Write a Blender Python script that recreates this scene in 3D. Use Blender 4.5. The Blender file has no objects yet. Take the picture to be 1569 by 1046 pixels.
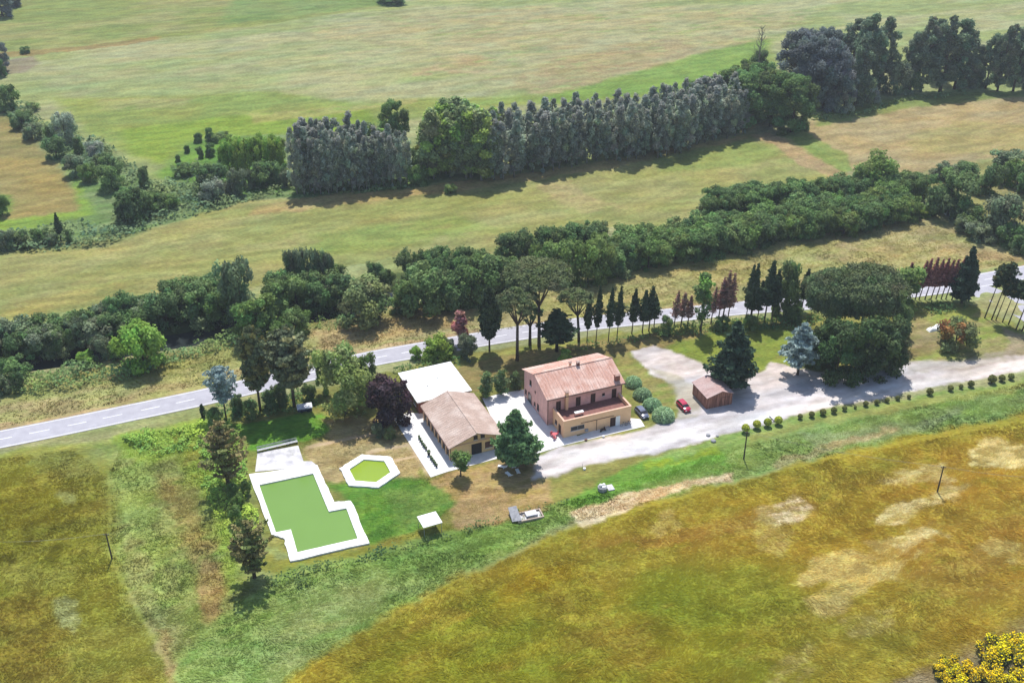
import bpy, math, random
import numpy as np
from mathutils import Vector, Matrix
R = math.radians
S = bpy.context.scene
# ------------------------------------------------------------------ camera, sky, sun, exposure
CAMH, PITCH, F, CX, CY = 130.0, R(30), 1650.0, 784.5, 523.0
cam = bpy.data.objects.new("camera", bpy.data.cameras.new("camera"))
S.collection.objects.link(cam)
cam.location = (0, 0, CAMH); cam.rotation_euler = (R(60), 0, 0)
cam.data.sensor_width = 36; cam.data.lens = F / 1569 * 36
cam.data.clip_start = 1; cam.data.clip_end = 9000
S.camera = cam
SUN_EL, SUN_AZ = R(61), R(-3)          # sun stands behind the scene, high
w = bpy.data.worlds.new("World"); S.world = w; w.use_nodes = True
nt = w.node_tree
sky = nt.nodes.new("ShaderNodeTexSky"); sky.sky_type = 'NISHITA'; sky.sun_disc = False
sky.sun_elevation = SUN_EL; sky.sun_rotation = SUN_AZ
nt.nodes["Background"].inputs[1].default_value = 0.145
nt.links.new(sky.outputs[0], nt.nodes["Background"].inputs[0])
sun = bpy.data.objects.new("sun", bpy.data.lights.new("sun", 'SUN'))
sun.data.energy = 4.4; sun.data.angle = R(0.5); sun.data.color = (1.0, 0.97, 0.92)
S.collection.objects.link(sun)
sd = Vector((math.sin(SUN_AZ) * math.cos(SUN_EL), math.cos(SUN_AZ) * math.cos(SUN_EL), math.sin(SUN_EL)))
sun.rotation_euler = sd.to_track_quat('Z', 'Y').to_euler()
sun.location = (0, 200, 200)
S.view_settings.view_transform = 'Standard'; S.view_settings.look = 'None'
S.view_settings.exposure = 0.47; S.view_settings.gamma = 1
S.cycles.max_bounces = 5; S.cycles.diffuse_bounces = 3; S.cycles.transmission_bounces = 3
S.cycles.use_denoising = True

# ------------------------------------------------------------------ helpers
rng = np.random.default_rng(7); random.seed(7)
def at(px, py, z=0.0):
    """ground point seen at a photo pixel"""
    x = (px - CX) / F; y = -(py - CY) / F
    d = (x, math.cos(PITCH) + y * math.sin(PITCH), -math.sin(PITCH) + y * math.cos(PITCH))
    k = (CAMH - z) / -d[2]
    return (d[0] * k, d[1] * k)
def hgt(bx, by, ty):
    """height of something standing at pixel (bx,by) whose top is at row ty"""
    b = at(bx, by); y = -(ty - CY) / F
    s, c = math.sin(PITCH), math.cos(PITCH)
    # (Y s + Z c) = y (Y c - Z s)
    Z = b[1] * (y * c - s) / (c + y * s)
    return Z + CAMH
def pxm(px, py):  return at(px + 1, py)[0] - at(px, py)[0]
def lin(h):
    if isinstance(h, str):
        v = [int(h[i:i+2], 16) / 255 for i in (0, 2, 4)]
        return np.array([(c / 12.92 if c < 0.04045 else ((c + 0.055) / 1.055) ** 2.4) for c in v])
    return np.array(h)
KA = 0.56
def alb(h): return lin(h) * KA
def hashn(i, j, s):
    n = (i.astype(np.int64) * 374761393 + j.astype(np.int64) * 668265263 + s * 974634777) & 0xffffffff
    n = ((n ^ (n >> 13)) * 1274126177) & 0xffffffff
    return ((n ^ (n >> 16)) & 0xffff) / 65535.0
def vn(x, y, s=0):
    xi = np.floor(x); yi = np.floor(y); fx = x - xi; fy = y - yi
    fx = fx * fx * (3 - 2 * fx); fy = fy * fy * (3 - 2 * fy)
    a = hashn(xi, yi, s); b = hashn(xi + 1, yi, s); c = hashn(xi, yi + 1, s); d = hashn(xi + 1, yi + 1, s)
    return (a * (1 - fx) + b * fx) * (1 - fy) + (c * (1 - fx) + d * fx) * fy
def fbm(x, y, s=0, o=4):
    t = 0; a = 0.5; n = 0
    for k in range(o):
        t = t + a * vn(x, y, s + k); n += a; a *= 0.5; x = x * 2.03 + 11.3; y = y * 2.03 + 5.7
    return t / n
def sst(a, b, x):
    t = np.clip((x - a) / (b - a), 0, 1); return t * t * (3 - 2 * t)
def inpoly(x, y, P):
    c = np.zeros(x.shape, bool); n = len(P); j = n - 1
    for i in range(n):
        xi, yi = P[i]; xj, yj = P[j]
        if yi != yj:
            m = ((yi > y) != (yj > y)) & (x < (xj - xi) * (y - yi) / (yj - yi) + xi); c ^= m
        j = i
    return c
def pdist(x, y, P, closed=True):
    d = np.full(x.shape, 1e9); n = len(P)
    for i in range(n if closed else n - 1):
        ax, ay = P[i]; bx, by = P[(i + 1) % n]
        vx, vy = bx - ax, by - ay; L = vx * vx + vy * vy + 1e-9
        t = np.clip(((x - ax) * vx + (y - ay) * vy) / L, 0, 1)
        d = np.minimum(d, (x - ax - t * vx) ** 2 + (y - ay - t * vy) ** 2)
    return np.sqrt(d)
def W(pts): return [at(*p) for p in pts]

def mesh_np(name, V, Fq, mat, col=None, smooth=False, nrm=None):
    """V (n,3), Fq (m,k) equal sized faces"""
    me = bpy.data.meshes.new(name); V = np.asarray(V, np.float32); Fq = np.asarray(Fq, np.int32)
    m, k = Fq.shape
    me.vertices.add(len(V)); me.vertices.foreach_set('co', V.ravel())
    me.loops.add(m * k); me.loops.foreach_set('vertex_index', Fq.ravel())
    me.polygons.add(m); me.polygons.foreach_set('loop_start', np.arange(0, m * k, k, dtype=np.int32))
    me.polygons.foreach_set('loop_total', np.full(m, k, np.int32))
    me.polygons.foreach_set('use_smooth', np.full(m, smooth, bool))
    me.update(calc_edges=True)
    if col is not None:
        a = me.color_attributes.new('Col', 'FLOAT_COLOR', 'POINT')
        c = np.ones((len(V), 4), np.float32); c[:, :col.shape[1]] = col; a.data.foreach_set('color', c.ravel())
    if nrm is not None:
        me.normals_split_custom_set_from_vertices(nrm)
    if mat: me.materials.append(mat)
    return me
def tag(o, label=None, cat=None, group=None, kind=None):
    if label: o['label'] = label
    if cat: o['category'] = cat
    if group: o['group'] = group
    if kind: o['kind'] = kind
    return o
def link(name, me, parent=None, loc=None):
    o = bpy.data.objects.new(name, me); S.collection.objects.link(o)
    if parent: o.parent = parent
    if loc: o.location = loc
    return o
def thing(name, label, cat, loc=(0, 0, 0), rz=0, group=None, scale=None):
    o = link(name, None, None, loc); o.rotation_euler = (0, 0, rz); o.empty_display_size = .3
    if scale is not None: o.scale = scale if hasattr(scale, '__len__') else (scale,) * 3
    return tag(o, label, cat, group)
class MB:
    def __init__(s): s.v = []; s.f = []
    def add(s, v, f):
        n = len(s.v); s.v += [tuple(p) for p in v]; s.f += [tuple(n + i for i in q) for q in f]; return s
    def box(s, x0, x1, y0, y1, z0, z1):
        return s.add([(x0,y0,z0),(x1,y0,z0),(x1,y1,z0),(x0,y1,z0),(x0,y0,z1),(x1,y0,z1),(x1,y1,z1),(x0,y1,z1)],
              [(3,2,1,0),(4,5,6,7),(0,1,5,4),(1,2,6,5),(2,3,7,6),(3,0,4,7)])
    def prism(s, P, z0, z1):
        n = len(P); a = sum(P[i][0]*P[(i+1)%n][1]-P[(i+1)%n][0]*P[i][1] for i in range(n))
        if a < 0: P = P[::-1]
        return s.add([(x,y,z0) for x,y in P] + [(x,y,z1) for x,y in P],
              [tuple(range(n))[::-1], tuple(range(n, 2*n))] + [(i,(i+1)%n,n+(i+1)%n,n+i) for i in range(n)])
    def ring(s, O, I, z0, z1):
        n = len(O)
        v = [(x,y,z0) for x,y in O]+[(x,y,z1) for x,y in O]+[(x,y,z0) for x,y in I]+[(x,y,z1) for x,y in I]
        f = []
        for i in range(n):
            j = (i+1)%n
            f += [(i,j,n+j,n+i),(n+i,n+j,3*n+j,3*n+i),(3*n+i,3*n+j,2*n+j,2*n+i)]
        return s.add(v, f)
    def tube(s, pts, rad, k=8, cap=True):
        pts = [Vector(p) for p in pts]; rings = []
        for i, p in enumerate(pts):
            d = (pts[min(i+1,len(pts)-1)] - pts[max(i-1,0)]).normalized()
            a = d.cross(Vector((0,0,1)) if abs(d.z) < .9 else Vector((1,0,0))).normalized(); b = d.cross(a)
            r = rad[i] if hasattr(rad, '__len__') else rad
            rings.append([p + a*r*math.cos(t*2*math.pi/k) + b*r*math.sin(t*2*math.pi/k) for t in range(k)])
        v = [q for r_ in rings for q in r_]; f = []
        for i in range(len(pts)-1):
            for t in range(k): f.append((i*k+t, i*k+(t+1)%k, (i+1)*k+(t+1)%k, (i+1)*k+t))
        if cap: f += [tuple(range(k))[::-1], tuple(range((len(pts)-1)*k, len(pts)*k))]
        return s.add(v, f)
    def lathe(s, prof, cx=0, cy=0, k=16):
        v = [(cx+r*math.cos(t*2*math.pi/k), cy+r*math.sin(t*2*math.pi/k), z) for r, z in prof for t in range(k)]
        f = [(i*k+t, i*k+(t+1)%k, (i+1)*k+(t+1)%k, (i+1)*k+t) for i in range(len(prof)-1) for t in range(k)]
        return s.add(v, f + [tuple(range(k))[::-1], tuple(range((len(prof)-1)*k, len(prof)*k))])
    def mesh(s, name, mat, smooth=False):
        me = bpy.data.meshes.new(name); me.from_pydata(s.v, [], s.f); me.update()
        if smooth:
            for p in me.polygons: p.use_smooth = True
        me.materials.append(mat); return me
    def build(s, name, mat, parent=None, smooth=False, loc=None):
        return link(name, s.mesh(name, mat, smooth), parent, loc)

# ------------------------------------------------------------------ materials
def mat_new(name):
    m = bpy.data.materials.new(name); m.use_nodes = True; n = m.node_tree
    return m, n, n.nodes['Principled BSDF']
def N(n, t, **k):
    x = n.nodes.new(t)
    for a, b in k.items():
        if a.startswith('i_'): x.inputs[a[2:]].default_value = b
        else: setattr(x, a, b)
    return x
def simple(name, c, rough=.8, c2=None, scale=2.0, spec=.3, bump=0, bscale=20, metal=0):
    m, n, p = mat_new(name)
    a = alb(c) if isinstance(c, str) else np.array(c)
    b = (alb(c2) if isinstance(c2, str) else np.array(c2)) if c2 is not None else a * .8
    tc = N(n, 'ShaderNodeTexCoord')
    nz = N(n, 'ShaderNodeTexNoise', i_Scale=scale, i_Detail=6.0, i_Roughness=.6)
    n.links.new(tc.outputs['Object'], nz.inputs['Vector'])
    mr = N(n, 'ShaderNodeMapRange'); mr.inputs[1].default_value = .35; mr.inputs[2].default_value = .65
    n.links.new(nz.outputs[0], mr.inputs[0])
    mx = N(n, 'ShaderNodeMix', data_type='RGBA'); mx.inputs[6].default_value = (*a, 1); mx.inputs[7].default_value = (*b, 1)
    n.links.new(mr.outputs[0], mx.inputs[0]); n.links.new(mx.outputs[2], p.inputs['Base Color'])
    p.inputs['Roughness'].default_value = rough; p.inputs['Specular IOR Level'].default_value = spec
    p.inputs['Metallic'].default_value = metal
    if bump:
        nb = N(n, 'ShaderNodeTexNoise', i_Scale=bscale, i_Detail=4.0)
        n.links.new(tc.outputs['Object'], nb.inputs['Vector'])
        bp = N(n, 'ShaderNodeBump', i_Strength=.6, i_Distance=bump)
        n.links.new(nb.outputs[0], bp.inputs['Height']); n.links.new(bp.outputs[0], p.inputs['Normal'])
    return m
def tiles(name, c1, c2, c3, ang_axis=0, period=.24):
    """clay tile roof: ribs run down the slope (object x repeats), courses across, patchy weathering"""
    m, n, p = mat_new(name); tc = N(n, 'ShaderNodeTexCoord')
    sx = N(n, 'ShaderNodeSeparateXYZ'); n.links.new(tc.outputs['Object'], sx.inputs[0])
    wv = N(n, 'ShaderNodeMath', operation='MULTIPLY'); wv.inputs[1].default_value = 2*math.pi/period
    n.links.new(sx.outputs[ang_axis], wv.inputs[0])
    sn = N(n, 'ShaderNodeMath', operation='SINE'); n.links.new(wv.outputs[0], sn.inputs[0])
    mp = N(n, 'ShaderNodeMapping'); mp.inputs['Scale'].default_value = (4.2, .5, .5) if ang_axis == 0 else (.5, 4.2, .5)
    n.links.new(tc.outputs['Object'], mp.inputs[0])
    n1 = N(n, 'ShaderNodeTexNoise', i_Scale=1.0, i_Detail=5.0, i_Roughness=.7); n.links.new(mp.outputs[0], n1.inputs['Vector'])
    n2 = N(n, 'ShaderNodeTexNoise', i_Scale=.35, i_Detail=4.0); n.links.new(tc.outputs['Object'], n2.inputs['Vector'])
    n3 = N(n, 'ShaderNodeTexNoise', i_Scale=5.0, i_Detail=2.0); n.links.new(tc.outputs['Object'], n3.inputs['Vector'])
    cr = N(n, 'ShaderNodeValToRGB'); e = cr.color_ramp.elements
    e[0].position = .36; e[0].color = (*alb(c1), 1); e[1].position = .64; e[1].color = (*alb(c2), 1)
    n.links.new(n1.outputs[0], cr.inputs[0])
    mr = N(n, 'ShaderNodeMapRange'); mr.inputs[1].default_value = .45; mr.inputs[2].default_value = .65; mr.inputs[4].default_value = .7
    n.links.new(n2.outputs[0], mr.inputs[0])
    mx = N(n, 'ShaderNodeMix', data_type='RGBA'); mx.inputs[7].default_value = (*alb(c3), 1)
    n.links.new(mr.outputs[0], mx.inputs[0]); n.links.new(cr.outputs[0], mx.inputs[6])
    ml = N(n, 'ShaderNodeMix', data_type='RGBA', blend_type='MULTIPLY'); ml.inputs[0].default_value = .55
    n.links.new(mx.outputs[2], ml.inputs[6]); n.links.new(n3.outputs['Color'], ml.inputs[7])
    br = N(n, 'ShaderNodeBrightContrast'); br.inputs[1].default_value = .06
    hs = N(n, 'ShaderNodeHueSaturation'); hs.inputs['Value'].default_value = 2.05
    n3b = n3.outputs[0]; n.links.new(n3b, ml.inputs[7])
    n.links.new(ml.outputs[2], hs.inputs['Color']); n.links.new(hs.outputs[0], p.inputs['Base Color'])
    bp = N(n, 'ShaderNodeBump', i_Strength=.8, i_Distance=.05); n.links.new(sn.outputs[0], bp.inputs['Height'])
    n.links.new(bp.outputs[0], p.inputs['Normal']); p.inputs['Roughness'].default_value = .9
    return m
def leafmat(name, c, trans=.35, var=.25, c2=None):
    m, n, p = mat_new(name); n.nodes.remove(p); out = n.nodes['Material Output']
    at_ = N(n, 'ShaderNodeVertexColor', layer_name='Col')
    oi = N(n, 'ShaderNodeObjectInfo')
    mr = N(n, 'ShaderNodeMapRange'); mr.inputs[3].default_value = 1 - var; mr.inputs[4].default_value = 1 + var
    n.links.new(oi.outputs['Random'], mr.inputs[0])
    hs = N(n, 'ShaderNodeHueSaturation'); n.links.new(mr.outputs[0], hs.inputs['Value'])
    mh = N(n, 'ShaderNodeMapRange'); mh.inputs[3].default_value = .485; mh.inputs[4].default_value = .515
    mul = N(n, 'ShaderNodeMath', operation='MULTIPLY'); mul.inputs[1].default_value = 7.31
    fr = N(n, 'ShaderNodeMath', operation='FRACT')
    n.links.new(oi.outputs['Random'], mul.inputs[0]); n.links.new(mul.outputs[0], fr.inputs[0]); n.links.new(fr.outputs[0], mh.inputs[0])
    n.links.new(mh.outputs[0], hs.inputs['Hue'])
    mx = N(n, 'ShaderNodeMix', data_type='RGBA', blend_type='MULTIPLY'); mx.inputs[0].default_value = 1
    mx.inputs[6].default_value = (*c, 1); n.links.new(at_.outputs[0], mx.inputs[7]); n.links.new(mx.outputs[2], hs.inputs['Color'])
    d = N(n, 'ShaderNodeBsdfDiffuse'); t = N(n, 'ShaderNodeBsdfTranslucent'); ms = N(n, 'ShaderNodeMixShader'); ms.inputs[0].default_value = trans
    n.links.new(hs.outputs[0], d.inputs[0]); n.links.new(hs.outputs[0], t.inputs[0])
    n.links.new(d.outputs[0], ms.inputs[1]); n.links.new(t.outputs[0], ms.inputs[2]); n.links.new(ms.outputs[0], out.inputs[0])
    return m
M = {}
M['bark'] = simple('bark', (.10,.075,.055), .95, (.05,.04,.03), 3)
M['palebark'] = simple('pale_bark', (.26,.24,.2), .95, (.14,.125,.1), 3)
M['white'] = simple('white_paint', (.80,.80,.78), .6, (.72,.72,.70), .6)
M['concrete'] = simple('pale_concrete', (.68,.66,.64), .9, (.56,.54,.53), .45)
M['oldconcrete'] = simple('weathered_concrete', (.62,.60,.60), .9, (.36,.35,.37), .5)
M['asphalt'] = simple('sun_bleached_asphalt', (.36,.35,.38), .9, (.30,.29,.32), .4)
M['marking'] = simple('road_paint', (.82,.82,.82), .7, (.65,.65,.65), 3)
M['pink'] = simple('pink_render', (.72,.42,.36), .95, (.58,.33,.29), .9, bump=.02)
M['orange'] = simple('apricot_render', (.82,.52,.30), .95, (.74,.46,.26), .7)
M['yellow'] = simple('ochre_render', (.80,.57,.29), .95, (.72,.5,.25), .7)
M['dark'] = simple('dark_glass', (.02,.02,.025), .25, (.03,.03,.035), 2, spec=.5)
M['shutter'] = simple('dark_brown_wood', (.07,.035,.025), .8, (.04,.02,.015), 4)
M['terracotta'] = simple('terrace_tiles', (.22,.10,.085), .9, (.16,.075,.06), 1.5)
M['coping'] = simple('peach_coping', (.66,.42,.30), .9, (.55,.36,.26), 2)
M['gutter'] = simple('copper_gutter', (.13,.06,.045), .6, (.09,.045,.035), 3)
M['redwood'] = simple('weathered_red_timber', (.33,.13,.085), .9, (.2,.085,.06), 2.5)
M['brickred'] = simple('dark_red_brick', (.2,.07,.055), .9, (.13,.05,.04), 3)
M['metal'] = simple('grey_metal', (.34,.35,.37), .5, (.25,.26,.28), 3, metal=.3)
M['black'] = simple('black_plastic', (.02,.02,.02), .6, (.03,.03,.03), 3)
M['rubber'] = simple('tyre_rubber', (.02,.02,.02), .9)
M['redpaint'] = simple('red_car_paint', (.38,.015,.05), .25, (.36,.013,.045), 1, spec=.6)
M['bluepaint'] = simple('slate_car_paint', (.11,.125,.18), .25, (.10,.115,.17), 1, spec=.6)
M['redplastic'] = simple('faded_red_plastic', (.55,.10,.12), .6, (.45,.08,.1), 2)
M['lamp'] = simple('clear_lens', (.6,.6,.6), .2)
M['taillamp'] = simple('red_lens', (.3,.01,.01), .2)
M['polewood'] = simple('pole_timber', (.08,.06,.045), .95, (.05,.04,.03), 3)
M['greystone'] = simple('grey_stone', (.30,.30,.31), .9, (.2,.2,.21), 2)
M['pinktile'] = tiles('faded_clay_tiles', 'e0b8a8', 'cb9782', 'efd3c4', 0)
M['greytile'] = tiles('greyed_clay_tiles', 'd9bfae', 'b89e90', 'e6d2c4', 1)
M['shedtile'] = tiles('dull_shed_sheets', 'c9aaa2', 'b0908a', 'c8b2ac', 1, .3)
def water_mat(name, c, rough=.12):
    m, n, p = mat_new(name); tc = N(n, 'ShaderNodeTexCoord')
    nz = N(n, 'ShaderNodeTexNoise', i_Scale=.18, i_Detail=3.0); n.links.new(tc.outputs['Object'], nz.inputs['Vector'])
    mx = N(n, 'ShaderNodeMix', data_type='RGBA'); mx.inputs[6].default_value = (*c, 1); mx.inputs[7].default_value = (*(np.array(c)*1.13), 1)
    n.links.new(nz.outputs[0], mx.inputs[0]); n.links.new(mx.outputs[2], p.inputs['Base Color'])
    p.inputs['Roughness'].default_value = rough; p.inputs['IOR'].default_value = 1.33
    nb = N(n, 'ShaderNodeTexNoise', i_Scale=3.0, i_Detail=2.0); n.links.new(tc.outputs['Object'], nb.inputs['Vector'])
    bp = N(n, 'ShaderNodeBump', i_Strength=.15, i_Distance=.02); n.links.new(nb.outputs[0], bp.inputs['Height']); n.links.new(bp.outputs[0], p.inputs['Normal'])
    return m
M['poolwater'] = water_mat('algae_green_water', alb('8ab456')*.88)
M['hexwater'] = water_mat('yellow_green_water', alb('a2be3c')*.95)
M['river'] = water_mat('dark_river_water', (.02,.025,.025), .08)

# ------------------------------------------------------------------ land cover
# (polygon in photo pixels, colour A, colour B, edge softness m, amount, breakup, stretch)
Z = []
def zone(P, A, B, soft=1.5, amt=1.0, brk=0.0, sc=12.0, warp=1.5, h=.15):
    kf = 1.3 if h == .5 else 1.12 if h == .4 else 1.06 if h == 0 else 1.0; kc = np.array([kf * (.96 if h >= .4 else 1), kf, kf * (.82 if h >= .4 else 1)])
    Z.append((W(P), alb(A) * kc, alb(B) * kc, soft, amt, brk, sc, warp, h))
BIG = [(-900,-420),(2500,-420),(2500,420),(-900,420)]
# far fields
zone([(-200,80),(60,78),(170,69),(300,52),(440,33),(585,10),(620,-60),(-200,-60)], '87944f','9a9a5e', 2, sc=25)
zone([(330,40),(450,26),(590,8),(600,-30),(380,-30)], '6f8f4a','7d9352', 6, .7)
zone([(-10,82),(60,76),(170,66),(240,56),(245,61),(170,73),(60,84),(-10,90)], 'a08650','8f7a48', 1, .8)
zone([(500,40),(800,10),(1260,15),(1150,70),(980,130),(800,140),(700,110),(560,120),(480,80)], 'ada87a','aca071', 14, .75, .5, sc=20, warp=8)
zone([(940,70),(1060,55),(1080,100),(900,140),(760,145),(820,100)], 'a8966c','a39a66', 8, .7, .5, warp=6)
zone([(600,85),(740,80),(760,110),(640,115)], 'b09a72','a9a06c', 8, .7, .4, warp=6)
zone([(190,150),(420,140),(560,160),(640,150),(750,150),(900,140),(1000,125),(1140,95),(1180,60),(1190,110),(1140,140),(700,170),(590,190),(440,215),(300,210),(250,250),(190,235),(130,200),(80,150)], '86994a','919b4c', 6, .9, sc=20)
zone([(830,150),(1100,75),(1180,60),(1170,110),(1040,140),(860,160)], '7f9c46','7a9a44', 5, .9)
zone([(180,200),(320,180),(560,165),(590,190),(440,215),(330,205),(250,250),(200,240)], '849c35','7f9a40', 6, .8, sc=20)
zone([(140,150),(300,150),(290,165),(150,170)], 'aa9f6e','9fa063', 5, .5, .5)
zone([(380,175),(560,160),(640,150),(640,158),(540,172),(390,190)], 'b0a56a','a69c5e', 3, .6, .4)
zone([(60,90),(520,60),(700,80),(600,130),(250,140),(100,150),(50,120)], '9ba56c','aaa777', 10, .6, .4, sc=18)
zone([(0,95),(50,85),(60,95),(40,112),(0,115)], '978a74','8d8468', 2, .9, .2)
# left tan field
zone([(-60,165),(10,168),(40,200),(90,255),(122,300),(120,325),(60,337),(-60,350)], '8f8850','998c56', 2, 1, sc=10)
zone([(-20,245),(60,240),(110,290),(115,325),(20,335),(60,300)], 'a19258','9c8a50', 5, .7, .4)
zone([(-20,300),(14,300),(18,325),(-20,345)], '6f8a3c','748c40', 1.5, .9)
# wild ground
zone([(-60,155),(0,150),(60,190),(180,240),(240,285),(300,215),(440,205),(445,300),(380,310),(250,345),(160,385),(-60,392),(-60,345),(60,335),(120,325),(122,300),(85,240),(30,185)], '6e8a4e','809360', 3, 1, sc=8)
zone([(100,245),(125,280),(140,330),(60,350),(-60,355),(-60,345),(60,332),(118,322),(118,300)], '87a33c','7e9c44', 2, .9, sc=6)
zone([(230,270),(300,215),(360,210),(430,215),(440,290),(380,300),(300,280)], '6f9a34','5f8c38', 5, .8, sc=8)
zone([(440,300),(450,275),(640,255),(700,270),(650,288),(500,305),(450,306)], '64844a','6f8a48', 2, 1)
# middle field
zone([(-60,390),(160,380),(250,345),(380,308),(450,303),(650,287),(720,277),(910,250),(1066,222),(1150,203),(1230,212),(1300,262),(1300,300),(1080,345),(930,350),(760,390),(600,395),(430,430),(200,470),(-60,500)], '979a58','a39f62', 2, 1, sc=14)
zone([(390,318),(450,303),(650,287),(720,277),(910,250),(1066,222),(1150,205),(1150,212),(1066,232),(910,262),(720,292),(640,300),(450,325),(380,330)], 'b89f6a','ae9c62', 2, .9, .15, sc=6)
zone([(470,360),(700,330),(760,350),(600,385),(480,395)], '84994a','8a9a4c', 8, .7, .2)
zone([(540,320),(700,300),(820,290),(800,310),(560,345)], '8d9a50','9a9e58', 6, .5, .2)
zone([(1000,240),(1150,215),(1200,235),(1150,255),(1020,265)], '889d4e','8d9c50', 6, .7)
zone([(820,285),(870,270),(900,300),(960,320),(900,330),(850,310)], 'b3a56e','b5a070', 4, .6, .4)
zone([(0,380),(300,340),(420,330),(300,370),(100,420),(-20,440)], 'a09a5a','a7a066', 6, .5, .4)
zone([(220,430),(300,415),(290,440),(180,460),(60,480),(0,485),(0,465)], 'b3a15c','a59c58', 4, .6, .4)
zone([(1150,205),(1180,203),(1240,235),(1300,265),(1290,280),(1230,255),(1190,225)], 'b59a70','ad9668', 2, .9, .2)
# right fields
zone([(1225,205),(1240,185),(1400,160),(1800,120),(1800,300),(1569,250),(1540,240),(1420,262),(1380,275),(1310,262),(1240,215)], 'ac9a6a','b3a274', 2, 1, sc=8)
zone([(1380,210),(1480,185),(1700,205),(1700,240),(1480,235),(1400,235)], '9f9a5c','a69c60', 5, .7, .3)
zone([(1250,175),(1400,145),(1569,140),(1700,130),(1700,155),(1569,148),(1400,165),(1300,185),(1250,195)], '86924c','7d8c48', 2, .9)
zone([(1190,203),(1230,200),(1300,240),(1310,262),(1290,262),(1230,225)], '7c9444','869a4a', 1.5, .8)
zone([(1420,262),(1560,240),(1720,220),(1720,420),(1569,385),(1530,375),(1470,330),(1420,325),(1380,300)], '92935a','9f9864', 2, 1)
# strip between the river trees and the road
zone([(-60,615),(100,575),(370,520),(480,480),(700,455),(880,430),(1080,388),(1400,327),(1440,333),(1500,365),(1569,392),(1720,440),(1569,395),(1480,425),(1350,440),(1130,462),(900,487),(700,520),(560,540),(350,590),(0,660),(-60,675)], 'a9a868','b4a672', 2, 1, sc=6)
zone([(480,505),(560,495),(700,460),(725,465),(730,500),(560,530),(480,540)], 'b39a68','b8a070', 3, .8, .3, sc=4)
zone([(900,430),(1080,390),(1200,372),(1200,430),(1050,455),(920,470)], 'a3a260','b0a56a', 4, .7, .3, sc=5)
zone([(1480,375),(1569,392),(1640,420),(1569,402),(1480,400),(1440,375)], 'a9946a','a39064', 3, .8, .2, sc=5)
zone([(1230,345),(1400,330),(1500,380),(1400,415),(1250,400)], 'aaa266','b8a574', 5, .7, .4, sc=5)
zone([(380,505),(480,480),(500,500),(420,525),(380,560),(250,575),(100,605),(-20,620),(-20,600),(150,570)], '8f9a52','9a9c56', 3, .7, .3, sc=4)
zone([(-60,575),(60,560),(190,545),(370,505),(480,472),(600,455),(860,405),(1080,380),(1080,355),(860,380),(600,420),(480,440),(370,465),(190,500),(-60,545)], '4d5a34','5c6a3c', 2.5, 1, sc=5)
# verge sand
zone([(-60,662),(0,650),(200,618),(350,588),(560,533),(700,512),(900,484),(1130,460),(1350,440),(1440,432),(1500,424),(1569,404),(1700,380),(1700,388),(1569,412),(1440,438),(1130,467),(900,491),(560,542),(350,595),(0,662),(-60,678)], 'c9ae82','bfa678', .7, .9, sc=4)
# left near field and weedy strips
zone([(-300,700),(0,692),(180,668),(350,632),(560,585),(640,570),(640,700),(480,700),(380,800),(400,1000),(440,1100),(-300,1100)], '8a9a4c','9aa25c', 2, 1, sc=4)
zone([(-400,702),(0,700),(120,685),(170,720),(168,850),(200,930),(240,1000),(275,1060),(300,1200),(-400,1200)], '8a8834','969040', 6, 1, sc=9, h=.4)
zone([(-50,760),(90,740),(150,800),(100,860),(-50,870)], '756f1c','83801f', 7, .6, .2)
zone([(-50,930),(60,900),(110,960),(80,1050),(-50,1050)], '96802e','8f7c2a', 6, .6, .3)
zone([(20,690),(150,690),(168,730),(120,740),(50,710)], '92964e','8b9048', 4, .7, .4, sc=4)
zone([(85,915),(110,910),(125,950),(110,975),(85,950)], 'aab078','9ea468', 1.5, .7, .3, sc=2)
zone([(85,750),(105,755),(108,775),(90,775)], 'a6aa66','9ea260', 1.5, .7, .3, sc=2)
zone([(180,668),(300,640),(370,640),(330,760),(370,850),(350,900),(320,860),(330,800),(270,700),(200,720)], '839a42','8fa44a', 3, .8, .2, sc=4, h=.5)
zone([(265,655),(290,650),(310,690),(300,735),(275,720)], 'a09a48','8fa040', 3, .7, .3, sc=3)
zone([(240,730),(275,735),(310,790),(345,860),(340,940),(310,960),(290,900),(300,850),(265,800)], 'a09252','a29458', 3.5, .85, .3, sc=4)
zone([(300,850),(335,860),(340,930),(310,955),(295,900)], 'ac9560','a29054', 2, .8, .2, sc=3)
zone([(175,720),(225,700),(245,800),(250,900),(240,960),(200,900),(175,830)], '98a660','8a9a54', 3, .7, .3, sc=3, h=.5)
zone([(180,800),(225,820),(235,880),(260,960),(300,1060),(270,1060),(225,980),(190,900)], 'a3a36e','a79c66', 2, .5, .5, sc=3)
zone([(230,960),(250,975),(290,1050),(265,1060)], 'b59a6a','ab9460', 1.5, .7, .2, sc=3)
# foreground: green weed belt and the golden olive field
zone([(250,1100),(300,960),(400,900),(440,870),(560,835),(700,810),(830,770),(900,700),(1000,690),(1100,662),(1300,622),(1569,580),(1900,520),(1900,560),(1569,640),(1300,692),(1120,738),(880,800),(700,885),(520,985),(440,1060),(430,1100)], '7f9650','93a362', 2, 1, sc=3, h=.4)
zone([(400,960),(470,900),(560,880),(620,890),(560,950),(480,1020),(400,1060)], '8d9a60','a0a570', 4, .7, .4, sc=3, h=.4)
zone([(560,840),(720,810),(850,775),(860,800),(700,870),(600,880)], '6b8c42','7a9a48', 3, .8, .2, sc=3)
zone([(880,730),(1000,705),(1110,690),(1120,715),(1000,740),(900,780),(850,770)], '6a9a38','74a03e', 3, .9, .1, sc=3)
zone([(985,712),(1040,700),(1100,685),(1105,695),(1040,715),(990,722)], '98a52c','8fa435', 1.5, .8, .3, sc=2)
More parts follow.
